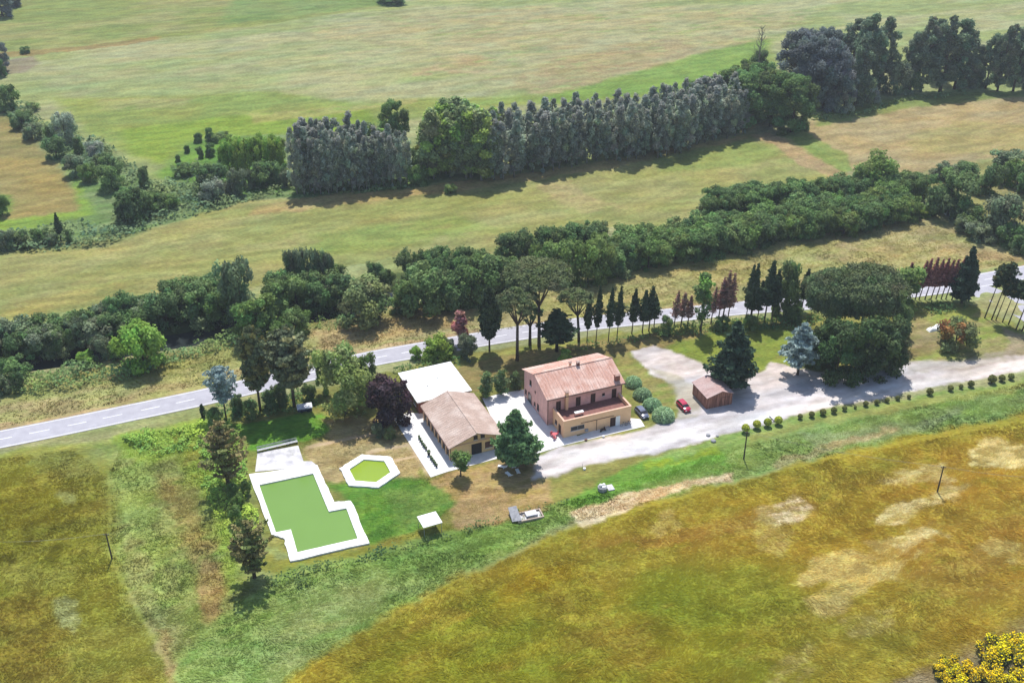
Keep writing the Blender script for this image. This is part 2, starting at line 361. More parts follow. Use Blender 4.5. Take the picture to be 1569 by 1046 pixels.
zone([(1150,690),(1300,640),(1569,590),(1800,550),(1800,590),(1569,630),(1300,680),(1150,725)], '7f9c50','8fa660', 3, .8, .2, sc=3)
zone([(1150,665),(1300,630),(1500,596),(1600,580),(1600,590),(1400,625),(1250,650),(1150,680)], '9b9a52','a39c56', 2, .6, .3, sc=3)
zone([(1230,665),(1380,650),(1480,625),(1480,635),(1380,668),(1250,690)], 'a2aa86','93a278', 2, .5, .3, sc=3)
zone([(400,1200),(440,1046),(520,980),(600,935),(700,885),(800,842),(880,806),(1000,765),(1120,738),(1210,716),(1300,692),(1400,665),(1569,632),(2100,520),(2100,1250),(400,1250)], '8c8230','9a8c36', 2, 1, sc=10, h=.5)
zone([(1000,800),(1300,720),(1600,650),(1800,640),(1800,1000),(1500,1000),(1250,900),(1100,880)], '97822f','a08a36', 14, .85, .2, sc=10, h=.5, warp=6)
zone([(1060,800),(1150,780),(1260,760),(1250,790),(1120,830),(900,850),(880,830)], '9b7c38','a48443', 6, .6, .4, sc=6, h=.5)
zone([(1400,700),(1600,660),(1700,760),(1500,790),(1350,760)], '9f8434','ab8c3a', 9, .7, .3, sc=6, h=.5)
zone([(1350,820),(1600,780),(1600,920),(1450,930),(1380,880)], 'a38440','9f8438', 9, .7, .3, sc=6, h=.5)
zone([(560,960),(800,880),(1000,880),(1200,960),(1200,1100),(500,1100)], '7c7a20','6f7a1e', 14, .6, .3, sc=9, h=.5)
zone([(980,880),(1200,850),(1230,930),(1080,980),(960,940)], '727d24','6f7c28', 8, .6, .3, sc=8, h=.5)
zone([(840,900),(1010,950),(1000,1046),(860,1000)], '8c7630','937a34', 8, .5, .4, sc=6, h=.5)
zone([(800,860),(900,855),(880,890),(780,930),(730,945)], '988226','9f8a24', 4, .6, .4, sc=4, h=.5)
# straw band along the field edge and lodged pale patches
zone([(872,785),(930,765),(990,748),(1060,738),(1125,722),(1120,735),(1010,758),(985,775),(930,790),(890,806)], 'ead6ac','d6be90', .8, 1, .1, sc=2.5, warp=1.2, h=.3)
zone([(1230,690),(1290,672),(1380,655),(1380,662),(1300,684),(1230,706),(1190,720),(1180,712)], 'b5ab7c','c0ac80', 1.2, .7, .3, sc=2, h=.3)
def lodged(P, c='e3d596', c2='c0b068', a=.95, b=.45): zone(P, c, c2, 1.8, a, b, sc=2.2, warp=2.2, h=.35)
lodged([(1165,780),(1205,772),(1240,775),(1225,790),(1190,802),(1170,795)], 'ead9ae')
lodged([(1340,790),(1370,775),(1420,765),(1440,750),(1470,745),(1440,765),(1390,790),(1370,805),(1345,800)])
lodged([(1380,725),(1440,715),(1440,735),(1360,740)], a=.6)
lodged([(1490,690),(1520,675),(1569,685),(1640,700),(1640,730),(1569,712),(1500,712)], 'ecdf9c')
lodged([(1220,885),(1260,860),(1330,850),(1380,860),(1420,855),(1370,880),(1310,905),(1250,935),(1240,920),(1300,890)], 'dccb78')
lodged([(1320,830),(1400,820),(1440,810),(1390,835),(1370,855)], 'd2c274', a=.7)
lodged([(1370,822),(1440,812),(1425,825),(1370,832)])
lodged([(1490,830),(1560,835),(1620,850),(1560,860),(1510,845)], 'd6c878', a=.7)
lodged([(1160,800),(1220,815),(1200,850),(1170,840)], 'c2b458', a=.6)
lodged([(1180,1010),(1240,990),(1240,1046),(1180,1060)], 'a29a38', a=.6)
lodged([(1290,950),(1350,935),(1360,965),(1310,970)], 'a89a44', a=.6)
lodged([(1000,800),(1020,790),(1030,800),(1005,808)], 'b5a050', a=.6)
# bottom right bank
zone([(1350,1100),(1370,1046),(1440,1015),(1500,1000),(1569,970),(1700,930),(1700,1200),(1340,1200)], '9a8f6c','a69a78', 2, 1, sc=3)
zone([(1450,1000),(1569,950),(1700,900),(1700,950),(1569,985),(1480,1010),(1400,1060),(1300,1100),(1340,1046)], '9a8a5e','a59468', 5, .7, .3, sc=3)
zone([(1420,1060),(1450,1025),(1569,985),(1700,950),(1700,1200),(1420,1200)], '8d8464','7d7a54', 1.5, .9, .2, sc=2)
# compound
zone([(340,640),(470,600),(560,580),(700,545),(1000,500),(1260,480),(1400,462),(1480,462),(1569,505),(1640,560),(1569,560),(1300,590),(1200,640),(1000,700),(850,770),(700,815),(640,825),(560,840),(420,850),(390,760),(370,680)], '8a9048','9a9650', 1.5, 1, sc=4)
zone([(360,650),(500,630),(508,660),(470,680),(380,688)], '6f9e38','78a53c', 1, 1, sc=3)
zone([(490,640),(620,640),(640,690),(640,735),(520,740),(480,730),(465,690),(510,665)], 'b5a06c','bfab78', 1.5, 1, .1, sc=2.5)
zone([(505,740),(560,735),(640,732),(700,740),(690,790),(640,815),(560,832),(520,760)], '5f8c34','6f9838', 2, 1, .1, sc=3)
zone([(590,750),(690,745),(700,800),(620,810)], '84994e','76924a', 4, .6, .4, sc=2)
zone([(400,845),(440,860),(560,835),(640,815),(720,800),(720,812),(640,825),(560,845),(430,880),(395,870)], '8a8c34','96923a', 1.5, .8, .2, sc=3)
zone([(660,735),(690,722),(780,698),(830,705),(850,770),(820,790),(790,800),(700,812),(690,770)], 'b79f6e','a89458', 1.5, 1, .1, sc=2.5)
zone([(695,760),(760,745),(790,790),(710,812),(700,790)], 'c4a878','b89a6c', 2.5, .7, .3, sc=1.5)
zone([(815,705),(900,690),(920,705),(850,720),(830,740)], 'a8a068','b3a878', 2, .9, .3, sc=2.5)
zone([(700,560),(800,540),(1000,510),(1240,490),(1250,510),(1000,540),(900,560),(760,590),(740,600),(700,590)], '8f8450','a08c58', 2, .9, .2, sc=2.5)
zone([(935,545),(1000,535),(1050,590),(1060,620),(1000,640),(970,610),(950,570)], 'a39a5a','8f9a4c', 2, 1, .1, sc=3)
zone([(1010,540),(1100,500),(1210,500),(1250,520),(1230,560),(1180,570),(1090,565),(1030,545)], '8f9e40','85983e', 2, .9, .2, sc=4)
zone([(1380,490),(1480,465),(1569,510),(1569,540),(1500,555),(1400,560),(1370,540)], '8c9a48','a09660', 2, .9, .2, sc=4)
zone([(1370,495),(1430,490),(1450,530),(1400,555),(1370,550)], 'a08f68','968a58', 3, .8, .3, sc=2.5)
zone([(1530,500),(1600,520),(1620,560),(1550,550)], 'a8967c','9d8f74', 2, .8, .2, sc=2.5)
# gravel
GR = [([(965,540),(1000,530),(1050,545),(1080,560),(1120,568),(1165,570),(1185,555),(1215,560),(1250,570),(1330,575),(1400,555),(1480,552),(1540,545),(1600,540),(1700,520),(1700,540),(1569,568),(1400,598),(1225,634),(1190,645),(1100,668),(1060,680),(1000,695),(900,712),(850,728),(815,735),(820,698),(865,684),(988,655),(1040,640),(1035,590),(1000,575),(985,560)], 'e6dcd8','d6cac4', 1.0)]
for P_, a_, b_, s_ in GR: zone(P_, a_, b_, s_, 1, .02, sc=3, warp=.8, h=.0)
zone([(865,690),(1000,665),(1100,645),(1225,620),(1400,582),(1700,525),(1700,536),(1400,596),(1225,632),(1100,660),(1000,685),(900,705),(840,715)], 'f0e8e2','e6dcd4', 1.2, .9, .1, sc=3, warp=.5, h=0)
zone([(985,560),(1030,590),(1040,640),(1075,640),(1070,600),(1040,575)], 'b0a888','a8a07c', 1.5, .6, .4, sc=2, h=0)
zone([(1380,560),(1500,545),(1560,535),(1560,548),(1500,560),(1400,575)], 'b8ab98','aba088', 1.5, .6, .4, sc=2, h=0)
# little paths around the round pool
for P_ in ([(468,683),(560,664),(620,655),(620,659),(560,669),(470,688)], [(560,690),(640,677),(642,681),(560,696)], [(620,680),(630,677),(662,728),(655,731)], [(597,705),(640,697),(641,700),(598,709)]):
    zone(P_, 'cfb795','c4ac86', .5, .75, .2, sc=2, warp=.3, h=0)
RIVER = W([(-200,600),(0,556),(150,535),(290,512),(365,495),(430,484),(520,470),(600,450),(700,428),(850,395),(1000,372),(1090,354),(1250,320),(1400,302),(1500,330),(1620,380),(1800,430)])
def land(x, y):
    """albedo and roughness height of the land cover at world points"""
    wx = x + 0.0; wy = y + 0.0
    c, s = math.cos(R(20)), math.sin(R(20))
    u = x * c + y * s; v = -x * s + y * c
    col = np.zeros(x.shape + (3,)); A = alb('97a264'); B = alb('a8a878')
    n0 = sst(.35, .65, fbm(u / 40, v / 14, 3))
    col[:] = A * (1 - n0[..., None]) + B * n0[..., None]
    hh = np.full(x.shape, .15)
    w1 = fbm(x / 5, y / 5, 21, 4) - .5; w2 = fbm(x / 5, y / 5, 31, 4) - .5
    f1 = (vn(x * .9, y * .9, 41) - .5); f2 = (vn(x * .9, y * .9, 43) - .5)
    brk0 = fbm(u / 7, v / 3.2, 51, 5)
    for k, (P, A, B, soft, amt, brk, sc, warp, h) in enumerate(Z):
        xs = [p[0] for p in P]; ys = [p[1] for p in P]; mgn = soft + warp * 2 + 2
        m = (x > min(xs) - mgn) & (x < max(xs) + mgn) & (y > min(ys) - mgn) & (y < max(ys) + mgn)
        if not m.any(): continue
        X = x[m] + w1[m] * warp * 2.5 + f1[m] * min(warp, 1) * .8; Y = y[m] + w2[m] * warp * 2.5 + f2[m] * min(warp, 1) * .8
        ins = inpoly(X, Y, P); d = pdist(X, Y, P); sdist = np.where(ins, d, -d) + (1.1 if brk >= .44 and soft == 1.8 else 0)
        a = sst(-soft * .5, soft * .5, sdist)
        if brk > 0:
            b = sst(.5 - .12, .5 + .12, brk0[m] + (1 - brk) * .5 - .25 + np.clip(sdist / (soft * 4), -.1, .15))
            a = a * b
        a = a * amt
        n = sst(.32, .68, fbm(u[m] / sc, v[m] / (sc * .5), 60 + k % 7, 4))[:, None]
        cc = A * (1 - n) + B * n
        col[m] = col[m] * (1 - a[:, None]) + cc * a[:, None]
        hh[m] = hh[m] * (1 - a) + h * a
    sm = np.clip((hh - .2) / .2, 0, 1)
    g = (.88 + .24 * fbm(x / 1.3, y / 1.3, 77, 3)) * (1 + (.40 - .2 * sm) * (sst(.2, .8, fbm(u / 6, v / 1.8, 85, 4)) - .5)) * (.9 + .2 * fbm(u / 45, v / 9, 88, 3))
    col = col * g[..., None]
    # bluish/straw drift
    q = fbm(u / 16, v / 6, 91, 4) - .5
    col[..., 0] *= 1 + .22 * q; col[..., 2] *= 1 - .25 * q
    return col, hh
def river_cut(x, y):
    d = pdist(x, y, RIVER, False); return -2.4 * (1 - sst(2.2, 6.5, d))
FLAT = W([(340,600),(620,570),(1000,500),(1300,500),(1569,545),(1640,570),(1100,700),(860,760),(560,860),(400,860)])
ROADC = W([(-400,750),(-150,702),(0,673),(100,653),(200,632),(300,611),(400,588),(480,570),(567,550),(650,535),(777,513),(915,494),(1028,483),(1133,472),(1228,465),(1310,456),(1369,449),(1440,440),(1500,430),(1540,423),(1600,412),(1750,385),(2100,330)])
def zland(x, y):
    r = river_cut(x, y)
    m = sst(0, 6, pdist(x, y, FLAT) * np.where(inpoly(x, y, FLAT), -1, 1))
    m2 = sst(4.5, 9, pdist(x, y, ROADC, False))
    b = (fbm(x / 9, y / 9, 5, 3) - .5) * .7 + (fbm(x / 2.2, y / 2.2, 8, 2) - .5) * .22
    return r + (b + .03) * m * m2 * (r > -.05) - .01
def axis(parts):
    o = []
    for a, b, st in parts: o.append(np.arange(a, b, st))
    o.append([parts[-1][1]]); return np.concatenate(o)
xs = axis([(-3000,-500,250),(-500,-290,10),(-290,-110,1.5),(-110,130,.5),(130,290,1.2),(290,500,10),(500,3000,250)])
ys = axis([(-600,70,60),(70,105,5),(105,240,.5),(240,330,.8),(330,600,1.5),(600,800,10),(800,6000,300)])
X, Y = np.meshgrid(xs, ys); nx, ny = len(xs), len(ys)
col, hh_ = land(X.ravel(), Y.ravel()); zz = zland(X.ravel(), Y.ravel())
idx = np.arange(nx * ny).reshape(ny, nx)
Fq = np.stack([idx[:-1,:-1].ravel(), idx[:-1,1:].ravel(), idx[1:,1:].ravel(), idx[1:,:-1].ravel()], 1)
def ground_mat():
    m, n, p = mat_new('land_cover'); tc = N(n, 'ShaderNodeTexCoord')
    vc = N(n, 'ShaderNodeVertexColor', layer_name='Col')
    mp = N(n, 'ShaderNodeMapping'); mp.inputs['Rotation'].default_value = (0, 0, R(-25)); mp.inputs['Scale'].default_value = (.55, 1.5, 1)
    n.links.new(tc.outputs['Object'], mp.inputs[0])
    n1 = N(n, 'ShaderNodeTexNoise', i_Scale=1.6, i_Detail=6.0, i_Roughness=.7); n.links.new(mp.outputs[0], n1.inputs['Vector'])
    n2 = N(n, 'ShaderNodeTexNoise', i_Scale=.5, i_Detail=5.0, i_Roughness=.6); n.links.new(tc.outputs['Object'], n2.inputs['Vector'])
    mr = N(n, 'ShaderNodeMapRange'); mr.inputs[1].default_value = .34; mr.inputs[2].default_value = .66; mr.inputs[3].default_value = .64; mr.inputs[4].default_value = 1.36
    n.links.new(n1.outputs[0], mr.inputs[0])
    ma = N(n, 'ShaderNodeMix', data_type='FLOAT'); ma.inputs[2].default_value = 1; n.links.new(vc.outputs[1], ma.inputs[0]); n.links.new(mr.outputs[0], ma.inputs[3]); mr = ma
    hs = N(n, 'ShaderNodeHueSaturation'); n.links.new(vc.outputs[0], hs.inputs['Color']); n.links.new(mr.outputs[0], hs.inputs['Value'])
    mh = N(n, 'ShaderNodeMapRange'); mh.inputs[1].default_value = .3; mh.inputs[2].default_value = .7; mh.inputs[3].default_value = .485; mh.inputs[4].default_value = .515
    n.links.new(n2.outputs[0], mh.inputs[0]); n.links.new(mh.outputs[0], hs.inputs['Hue'])
    n.links.new(hs.outputs[0], p.inputs['Base Color']); p.inputs['Roughness'].default_value = 1; p.inputs['Specular IOR Level'].default_value = .1
    bp = N(n, 'ShaderNodeBump', i_Strength=.7, i_Distance=.25); n.links.new(n1.outputs[0], bp.inputs['Height']); n.links.new(bp.outputs[0], p.inputs['Normal'])
    return m
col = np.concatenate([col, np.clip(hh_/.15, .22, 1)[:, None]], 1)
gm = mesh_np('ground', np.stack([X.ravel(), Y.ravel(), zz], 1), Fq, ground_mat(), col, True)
tag(link('ground', gm), kind='structure')
# river water
def strip(line, w0, w1, z, n_sub=1):
    L = [Vector(p) for p in line]; v = []; f = []
    for i, p in enumerate(L):
        d = (L[min(i+1, len(L)-1)] - L[max(i-1, 0)]).normalized(); nn = Vector((-d.y, d.x))
        v += [(*(p + nn * w0), z), (*(p + nn * w1), z)]
    for i in range(len(L) - 1): f.append((2*i+1, 2*i, 2*i+2, 2*i+3)[::-1])
    return v, f
def smooth_line(P, n=6):
    P = [Vector(p) for p in P]; o = []
    for i in range(len(P) - 1):
        p0, p1, p2, p3 = P[max(i-1,0)], P[i], P[i+1], P[min(i+2, len(P)-1)]
        for k in range(n):
            t = k / n
            o.append(.5*((2*p1)+(p2-p0)*t+(2*p0-5*p1+4*p2-p3)*t*t+(3*p1-p0-3*p2+p3)*t**3))
    o.append(P[-1]); return o
o = MB().add(*strip(smooth_line(RIVER), -5.5, 5.5, -1.5)).build('river', M['river']); tag(o, kind='structure')
# road with edge lines and dashes
RC = smooth_line(ROADC, 8)
v, f = strip(RC, -3.5, 3.5, .05); mb = MB().add(v, f)
v2, f2 = strip(RC, 3.5, 3.9, -.2); 
road = mb.build('road', M['asphalt']); tag(road, kind='structure')
BR = smooth_line(W([(1470,438),(1510,448),(1550,465),(1600,495),(1700,560),(1900,700)]), 8)
o = MB().add(*strip(BR, -4.2, 4.2, .046)).build('side_road', M['asphalt']); tag(o, kind='structure')
mk = MB()
for off in (-3.15, 3.03):
    mk.add(*strip(RC, off, off + .14, .056))
acc = 0.0
for i in range(len(RC) - 1):
    a, b = RC[i], RC[i+1]; L = (b - a).length; t = 0; d = (b - a) / L; nn = Vector((-d.y, d.x))
    while t < L:
        ph = (acc + t) % 7.5; st = min(L - t, .5)
        if ph < 4.0:
            p, q = a + d * t, a + d * (t + st)
            mk.add([(*(p - nn*.08), .056), (*(q - nn*.08), .056), (*(q + nn*.08), .056), (*(p + nn*.08), .056)], [(0,1,2,3)])
        t += st
    acc += L
tag(mk.build('road_markings', M['marking']), kind='structure')

# ------------------------------------------------------------------ foliage builders
def leaves(P, Nn, size, tone, asp=1.0):
    """quads centred at P with normals Nn"""
    n = len(P); Nn = Nn / (np.linalg.norm(Nn, axis=1, keepdims=True) + 1e-9)
    r = rng.normal(size=(n, 3)); a = np.cross(Nn, r); a /= np.linalg.norm(a, axis=1, keepdims=True) + 1e-9; b = np.cross(Nn, a)
    s = (size * rng.uniform(.55, 1.35, n))[:, None] * .5
    a = a * s * asp; b = b * s
    k = rng.uniform(.5, 1, (n, 1))
    V = np.stack([P - a - b * k, P + a * k - b, P + a + b * k, P - a * k + b], 1).reshape(-1, 3)
    return V, np.arange(4 * n).reshape(n, 4), np.repeat(tone, 4, axis=0)
def clumpcloud(C, per, size, tint=None, flat=1.0, asp=1.0, inner=.35, updir=.35, jit=.6, tonevar=.3):
    """C rows: x y z rx ry rz"""
    Vs, Ts, Ns = [], [], []
    for c in C:
        vol = (c[3] * c[4] * c[5]) ** (1/3)
        n = max(8, int(per * (vol ** 2)))
        d = rng.normal(size=(n, 3)); d /= np.linalg.norm(d, axis=1, keepdims=True)
        r = inner + (1 - inner) * rng.random((n, 1)) ** .55
        bump = 1 + .22 * np.sin(d[:, :1] * 7 + c[0]) * np.sin(d[:, 1:2] * 7 + c[1]) + .12 * rng.normal(size=(n, 1))
        P = np.array(c[:3]) + d * r * bump * np.array(c[3:6])
        Nn = d * 1.0 + rng.normal(size=(n, 3)) * jit + np.array([0, 0, updir])
        t = (1 + rng.uniform(-tonevar, tonevar)) * rng.uniform(.75, 1.25, (n, 1)) * np.ones((1, 3))
        t = t * (1 + rng.normal(size=(1, 3)) * .06)
        if tint is not None and rng.random() < tint[0]: t = t * np.array(tint[1])
        Vs.append(P); Ns.append(Nn); Ts.append(t)
    P = np.concatenate(Vs); Nn = np.concatenate(Ns); T = np.concatenate(Ts)
    return leaves(P, Nn, size, T, asp)
def prof_clumps(h, R_, base, prof, n, cr, seed, squash=.85, jitter=.18, lean=0):
    g = np.random.default_rng(seed); C = []
    for i in range(n):
        t = (i + .5) / n; t = base + (1 - base) * (t ** .9)
        tt = (t - base) / (1 - base); rad = R_ * prof(tt); r = cr * R_ * g.uniform(.6, 1.35) * (.55 + .45 * prof(tt))
        a = i * 2.39996 + g.normal() * .4; q = max(0, rad - r * .75) * g.uniform(.5, 1.2)
        z = min(h - r * squash * .8, t * h + g.normal() * jitter * R_ * .5)
        C.append((q*math.cos(a), q*math.sin(a), z, r, r, r*squash))
    return C
dome = lambda t: math.sqrt(max(0, 1 - (2*t - .75)**2 / 1.6)) if t > .375 else .8 + .2 * t / .375
egg = lambda t: max(.12, math.sin(math.pi * min(1, t * .92 + .1)) ** .6)
col_ = lambda t: max(.15, min(1, (1 - t) * 3.2) ** .6 * min(1, .55 + t * 2))
cone = lambda t: max(.06, (1 - t) ** .85 * min(1, .35 + t * 5))
def trunk_mb(h, r, lean=(0, 0), limbs=0, top=.75, seed=0, spread=.3, crownbase=.4):
    g = np.random.default_rng(seed + 99); mb = MB()
    pts = [(lean[0]*t*t*h + g.normal()*.02*h*t, lean[1]*t*t*h + g.normal()*.02*h*t, -.3 + t*h*top) for t in (0, .15, .4, .7, 1)]
    mb.tube(pts, [r*1.35, r, r*.85, r*.6, r*.2], 8)
    for k in range(limbs):
        z = h * g.uniform(crownbase, top * .9); a = k * 2.4 + g.uniform(0, 1); L = spread * h * g.uniform(.7, 1.1)
        t = z / (h * top); bx, by = lean[0]*t*t*h, lean[1]*t*t*h
        mb.tube([(bx, by, z), (bx+math.cos(a)*L*.5, by+math.sin(a)*L*.5, z+L*.35), (bx+math.cos(a)*L, by+math.sin(a)*L, z+L*.6)], [r*.45, r*.3, r*.08], 6)
    return mb
PROTO = {}
LG = 2.2
def proto(key, h, crown, cm, tm, tmat='bark'):
    """store a finished tree kind: height, crown mesh, trunk mesh"""
    V, Fq, T = crown; me = mesh_np(key + '_crown', V, Fq, cm, T)
    tr = tm.mesh(key + '_trunk', M[tmat], True) if tm else None
    PROTO.setdefault(key, []).append((h, me, tr))
def L_(c, trans=.35, var=.12):
    c = tuple(v * LG for v in c)
    return leafmat('foliage_' + '_'.join('%02d' % int(v*100) for v in c), c, trans, var)
c_pop = L_((.155,.175,.135), .4); c_pop2 = L_((.12,.15,.07)); c_green = L_((.085,.125,.038)); c_dark = L_((.066,.10,.04), .35)
c_mid = L_((.075,.115,.04)); c_lime = L_((.115,.17,.035), .4); c_silver = L_((.15,.175,.125), .3); c_grey = L_((.085,.108,.06), .3)
c_pine = L_((.06,.078,.035), .25); c_cyp = L_((.03,.045,.023), .2); c_red = L_((.17,.078,.065), .25); c_redbr = L_((.18,.095,.075), .25)
c_fir = L_((.027,.045,.028), .2); c_blue = L_((.16,.20,.19), .25); c_brown = L_((.12,.105,.045), .25); c_yel = L_((.16,.195,.065), .4)
c_plum = L_((.04,.026,.03), .25); c_ball = L_((.20,.22,.03), .3); c_rose = L_((.15,.22,.12), .25); c_gorse = L_((.07,.08,.03), .25)
c_gflow = L_((.40,.31,.008), .15); c_olive = L_((.10,.12,.05), .3)
c_tall = L_((.085,.11,.07)); c_blu = L_((.085,.10,.095))
for s in range(4):   # slender poplar of the plantation
    h = 20; C = prof_clumps(h, 2.3, .1, col_, 30, .42, s, 1.3, .5)
    proto('poplar', h, clumpcloud(C, 110, .42, inner=.45, updir=.25, jit=.8), c_pop, trunk_mb(h, .2, limbs=3, spread=.08, seed=s), 'palebark')
for s in range(3):
    h = 22; C = prof_clumps(h, 3.6, .1, col_, 34, .42, 10+s, 1.1)
    proto('green_poplar', h, clumpcloud(C, 100, .45, inner=.45, jit=.8, tint=(.35, (1.2,1.3,.7))), c_pop2, trunk_mb(h, .28, limbs=4, spread=.12, seed=s), 'palebark')
for s in range(3):
    h = 22; C = prof_clumps(h, 7.5, .12, dome, 60, .27, 20+s, .9, .5)
    proto('spreading_poplar', h, clumpcloud(C, 100, .46, inner=.45, jit=.8), c_mid, trunk_mb(h, .45, limbs=7, spread=.25, seed=s, crownbase=.2))
for s in range(3):
    h = 28; C = prof_clumps(h, 6.0, .1, egg, 64, .27, 30+s, 1.05, .5)
    proto('tall_tree', h, clumpcloud(C, 90, .5, inner=.4, jit=.8), c_tall, trunk_mb(h, .5, limbs=7, spread=.2, seed=s, crownbase=.2))
for s in range(3):
    h = 24; C = prof_clumps(h, 7.5, .04, dome, 60, .27, 36+s, .95, .5)
    proto('bluish_tree', h, clumpcloud(C, 90, .48, inner=.4, jit=.8), c_blu, trunk_mb(h, .5, limbs=7, spread=.2, seed=s, crownbase=.2))
def bush(key, cm, seeds=3, h=8, r=4.6, n=36, leaf=.38, per=110, base=.12, cr=.32, prof=dome, tint=None, mat='bark', limbs=4, tr=.22):
    for s in range(seeds):
        C = prof_clumps(h, r, base, prof, n, cr, hash_(key) + s, .9, 1.0)
        proto(key, h, clumpcloud(C, per, leaf, inner=.45, tint=tint), cm, trunk_mb(h, tr, limbs=limbs, spread=.25, seed=s, crownbase=.12), mat)
def hash_(k): return sum(ord(c) * (i + 3) for i, c in enumerate(k)) % 1000
bush('dark_bush', c_dark, 4); bush('mid_bush', c_mid, 4); bush('green_bush', c_green, 3); bush('lime_bush', c_lime, 3, n=26)
bush('silver_bush', c_silver, 2); bush('grey_bush', c_grey, 3); bush('olive_bush', c_olive, 2)
bush('near_green', c_green, 1, h=12, r=5, leaf=.4, per=130, base=.15); bush('near_lime', c_lime, 2, h=6, r=4, leaf=.36, per=150)
bush('big_dark', L_((.04,.062,.024),.3), 2, h=12, r=6.2, n=64, leaf=.42, per=120, base=.04, cr=.26)
bush('round_tree', c_green, 1, h=5.3, r=1.75, n=16, leaf=.26, per=260, base=.5, cr=.5, limbs=3, tr=.13, prof=egg)
bush('yellow_tree', c_yel, 1, h=12.5, r=5.3, n=46, leaf=.36, per=130, base=.06, cr=.3, tint=(.3,(1.25,1.2,1.5)))
bush('plum_tree', c_plum, 1, h=8, r=4, n=30, leaf=.36, per=130, base=.25, cr=.33)
bush('autumn_tree', c_red, 1, h=8, r=2.1, n=18, leaf=.34, per=130, base=.2, cr=.45, prof=cone)
bush('column_shrub', c_dark, 2, h=5.2, r=1.45, n=14, leaf=.25, per=260, base=.05, cr=.5, prof=egg, tr=.1)
bush('copper_bush', c_olive, 1, h=6, r=4.2, n=30, leaf=.38, per=120, base=.04, cr=.3, tint=(.45,(1.9,.85,.8)))
bush('tall_crown', c_mid, 1, h=14, r=2.3, n=22, leaf=.38, per=110, base=.35, cr=.5, prof=egg, tint=(.3,(.95,1.2,.8)))
# umbrella pines
def umbrella(key, h, r, thick, seed, lean=(0,0), n=40):
    g = np.random.default_rng(seed); C = []
    for i in range(n):
        q = math.sqrt((i+.5)/n) * r * .88; a = i * 2.39996
        z = h - thick * (.25 + .55 * (q / r) ** 2) + g.normal() * .25
        rr = r * .2 * g.uniform(.8, 1.25)
        C.append((q*math.cos(a) + lean[0]*h, q*math.sin(a) + lean[1]*h, z, rr, rr, rr * .55))
        if thick > 6: C.append((q*.9*math.cos(a+1), q*.9*math.sin(a+1), z - thick*.25, rr, rr, rr)); C.append((q*.75*math.cos(a+2), q*.75*math.sin(a+2), z - thick*.5, rr, rr, rr))
    mb = MB(); f = h * .5
    fx, fy = lean[0]*h*.5, lean[1]*h*.5
    mb.tube([(0,0,-.3),(fx*.3,fy*.3,f*.4),(fx,fy,f)], [.42,.34,.3], 10)
    for k in range(7):
        a = k * .9 + g.uniform(0,.5); q = r * g.uniform(.4,.75)
        ex, ey = q*math.cos(a)+lean[0]*h, q*math.sin(a)+lean[1]*h; ez = h - thick*.75
        mb.tube([(fx,fy,f-.2),(fx*.5+ex*.5,fy*.5+ey*.5,f+(ez-f)*.45),(ex,ey,ez)], [.22,.15,.06], 6)
    proto(key, h, clumpcloud(C, 240 if thick < 6 else 190, .33, inner=.2, updir=.5, tonevar=.2), c_pine, mb)
umbrella('flat_pine', 19, 7.2, 3.4, 5, (.02,0), 52); umbrella('leaning_pine', 16, 4.8, 4.5, 6, (-.08,-.02), 34); umbrella('wide_pine', 17.5, 8.8, 8.5, 8, (0,0), 70); umbrella('small_pine', 11, 3.2, 3.0, 9, (0,0), 20)
# conifers built from whorls of branches
def whorls(key, h, r, base, lv, nb, cm, seed, droop=.1, leaf=.3, per=30, prof=cone, thick=.22, tr=.2, tint=None, asp=1.6, lean=(0,0), updir=.5):
    g = np.random.default_rng(seed); P = []; Nn = []; T = []; mb = MB()
    mb.tube([(0,0,-.3),(lean[0]*h*.3,lean[1]*h*.3,h*.4),(lean[0]*h,lean[1]*h,h*.97)], [tr*1.2,tr*.8,tr*.12], 8)
    for i in range(lv):
        t = (i + .5) / lv; z0 = h * (base + (1 - base) * t); tt = t
        for k in range(nb):
            a = i * 1.1 + k * 2*math.pi/nb + g.normal() * .25; L = r * prof(tt) * g.uniform(.6, 1.2)
            dz = -droop * L * g.uniform(.6, 1.3); bx, by = lean[0]*z0, lean[1]*z0
            n = int(per * (L + .3)); s = g.random(n) ** .7
            wd = thick * L * (1.1 - .6 * s) + .12
            lat = g.normal(size=n) * wd * .55; vz = g.normal(size=n) * wd * .28
            x = bx + math.cos(a)*L*s - math.sin(a)*lat; y = by + math.sin(a)*L*s + math.cos(a)*lat
            z = z0 + dz * s + vz + .12 * L * s * s
            P.append(np.stack([x, y, np.minimum(z, h)], 1)); Nn.append(np.stack([math.cos(a)*.5+g.normal(size=n)*.6, math.sin(a)*.5+g.normal(size=n)*.6, np.full(n, updir)+g.normal(size=n)*.4], 1))
            tn = g.uniform(.75, 1.25) * g.uniform(.75, 1.25, (n,1)) * np.ones((1,3))
            if tint is not None and g.random() < tint[0]: tn = tn * np.array(tint[1])
            T.append(tn)
            if L > 1.2 and k % 2 == 0: mb.tube([(bx,by,z0),(bx+math.cos(a)*L*.85,by+math.sin(a)*L*.85,z0+dz*.85)], [tr*.22, .03], 5, False)
    proto(key, h, leaves(np.concatenate(P), np.concatenate(Nn), leaf, np.concatenate(T), asp), cm, mb)
for s in range(3): whorls('road_conifer', 12, 1.6, .27, 17, 5, c_cyp, s, droop=-.3, leaf=.3, per=20, prof=lambda t: max(.1, min(1,(1-t)*1.5)*min(1,.5+t*2))*(.7+.4*abs(math.sin(t*31+s))), thick=.36, tr=.13)
for s in range(3): whorls('dead_conifer', 12, 1.6, .3, 16, 5, c_redbr, 10+s, droop=-.4, leaf=.22, per=13, prof=cone, thick=.3, tr=.12, tint=(.25,(.6,.8,.8)))
